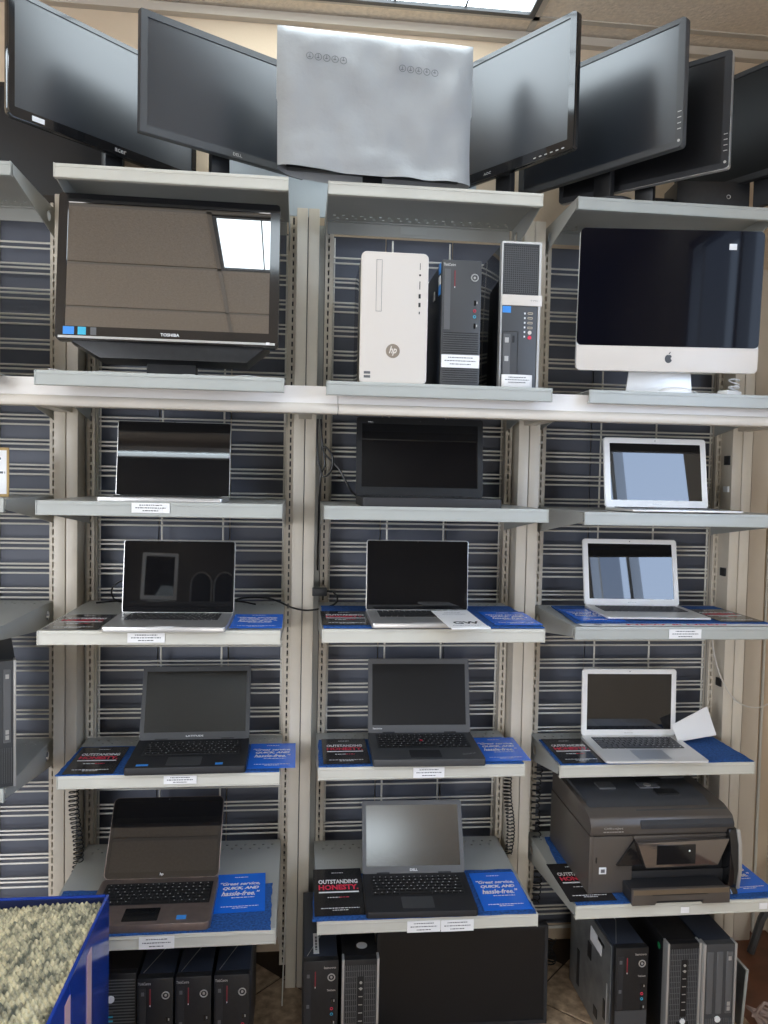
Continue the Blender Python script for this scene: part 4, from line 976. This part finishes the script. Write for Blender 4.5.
# ------------------------------------------------------------------ far left bay
hp_tower('tower computer with silver rails cut off by the left edge of the picture', -.1365, -.349, SH[5,0][1]+.0005, w=.105, h=.355, d=.34, style='bay', rz=R(21))
cd = thing('framed_card', 'small white card in a tan frame at the left edge', 'card', (-.150, -.20, SH[3,0][1]+.001))
MB().box(-.05, .050, -.003, .003, 0, .142).build('card_frame', M['tan'], cd, bevel=.002)
MB().box(-.044, .044, -.004, -.003, .008, .134).build('card_sheet', M['paper'], cd)
text('SALE' if False else 'i', .004, M['ink'], cd, (0, -.0045, .07), FRONT) if False else dashes('print', M['ink'], cd, [(0, .11, .06, .006), (0, .09, .05, .006), (.02, .07, .04, .006)], (0, -.0042, 0), FRONT)
SH[2,0] = (.42, 1.970); HOLD[2,0] = 'behind the rail at the left edge of the picture'; S[2,0] = shelf(2, 0)
monitor('black screen on the second far left shelf, cut off by the picture edge', -.398, -.25, 2.150, 0, .56, .30, SD, M['gloss'], 1.9712, base=(.12, .08))

# ------------------------------------------------------------------ props added behind the photographer to be mirrored in the screens
CB = thing('tall_cabinet', 'tall dark cabinet added behind the photographer, seen only mirrored', 'cabinet', (-.15, -3.9, 0))
MB().box(-.60, .60, -.2, .2, .08, 1.66).build('carcass', M['charcoal'], CB, bevel=.004)
MB().box(-.62, .62, -.22, .22, 1.66, 1.70).build('cabinet_top', M['greyp'], CB, bevel=.004)
MB().box(-.58, .58, -.18, .18, 0, .08).build('plinth', M['plastic'], CB)
for x in (-.295, .295):
    dr = MB().box(x-.285, x+.285, .2, .214, .12, 1.62).build('cabinet_door', M['charcoal'], CB, bevel=.002)
    MB().box(x*.3-.006, x*.3+.006, .214, .235, .80, .95).build('door_handle', M['silver'], dr)
MO = thing('monitor', 'pale framed monitor on the tall cabinet behind the photographer', 'monitor', (-.42, -3.80, 1.70), R(180-12))
P = MB().ring(rrect(-.13, .13, 0, .36, .01), rrect(-.105, .105, .03, .335, .004), 'y', -.02, .01).build('bezel', M['whitel'], MO, bevel=.002, loc=(0, 0, .02), rot=(-R(8), 0, 0))
MB().box(-.11, .11, -.006, .012, .02, .34).build('screen', SG, P)
MB().box(-.08, .08, -.02, .14, 0, .014).build('foot', M['whitel'], MO)
for k in range(3):  # invented rounded shapes, placed only for their reflection in the screens
    TB = thing('rounded_prop', 'dark rounded prop with pale rim, added to be mirrored, %s of three' % ('first', 'second', 'third')[k], 'seat shell', (-.10+.17*k, -3.85, 1.70), 0, 'rounded props on the cabinet')
    arch = [(-.075, 0)]+[(-.075*math.cos(R(a_)), .13+.09*math.sin(R(a_))) for a_ in range(0, 181, 15)]+[(.075, 0)]
    MB().prism(arch, 'y', .02, .12).build('shell', M['matte'], TB, bevel=.006)
    MB().tube([(x_, .122, z_) for x_, z_ in arch], .006, 6).build('rim', M['silver'], TB, smooth=True)

# ------------------------------------------------------------------ blue crate with knitted cushion in the foreground
CX0, CX1, CY0, CY1, CZ = -.30, .297, -1.62, -.668, .700
CR = thing('crate', 'glossy blue painted crate with two pale pink stripes at the lower left', 'crate', ((CX0+CX1)/2, (CY0+CY1)/2, 0))
hx, hy = (CX1-CX0)/2, (CY1-CY0)/2; wt = .008
MB().box(hx-wt, hx, -hy, hy, 0, CZ).build('side_board', M['boxblue'], CR, bevel=.003)
MB().box(-hx, -hx+wt, -hy, hy, 0, CZ).build('side_board', M['boxblue'], CR, bevel=.003)
MB().box(-hx+wt, hx-wt, hy-wt, hy, 0, CZ).build('end_board', M['boxblue'], CR, bevel=.003)
MB().box(-hx+wt, hx-wt, -hy, -hy+wt, 0, CZ).build('end_board', M['boxblue'], CR, bevel=.003)
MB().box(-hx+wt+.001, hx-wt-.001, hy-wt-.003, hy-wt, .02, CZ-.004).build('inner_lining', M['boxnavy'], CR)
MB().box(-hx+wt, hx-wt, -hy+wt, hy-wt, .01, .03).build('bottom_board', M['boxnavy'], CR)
for y0, y1 in ((.275, .310), (.115, .150)): MB().box(hx, hx+.0015, y0, y1, 0, CZ-.03).build('pink_stripe', M['pink'], CR, label='pale pink painted stripe')
# knitted cushion: pillow surface with stitch bumps
KN = thing('knitted_cushion', 'knitted beige and grey cushion lying in the blue crate', 'cushion', (CR.location.x, CR.location.y, .03))
n, m_ = 230, 370; vs = []; fs = []
kx, ky = hx-wt-.004, hy-wt-.006
rnd = random.Random(2)
for j in range(m_+1):
    for i in range(n+1):
        u, v = i/n*2-1, j/m_*2-1
        x, y = u*kx, v*ky
        st = math.sin(x*330+.9*math.sin(y*30))*math.cos(y*360+x*140)
        z = .652+.016*(1-u**4)*(1-v**4)+.0065*st+.004*math.sin(x*17+y*9)+rnd.uniform(-.0012, .0012)
        vs.append((x, y, z))
for j in range(m_):
    for i in range(n): fs.append((j*(n+1)+i, j*(n+1)+i+1, (j+1)*(n+1)+i+1, (j+1)*(n+1)+i))
MB().add(vs, fs).build('knitted_cover', M['knit'], KN, smooth=True)
MB().box(-kx, kx, -ky, ky, .0, .63).build('filling', M['knit'], KN)
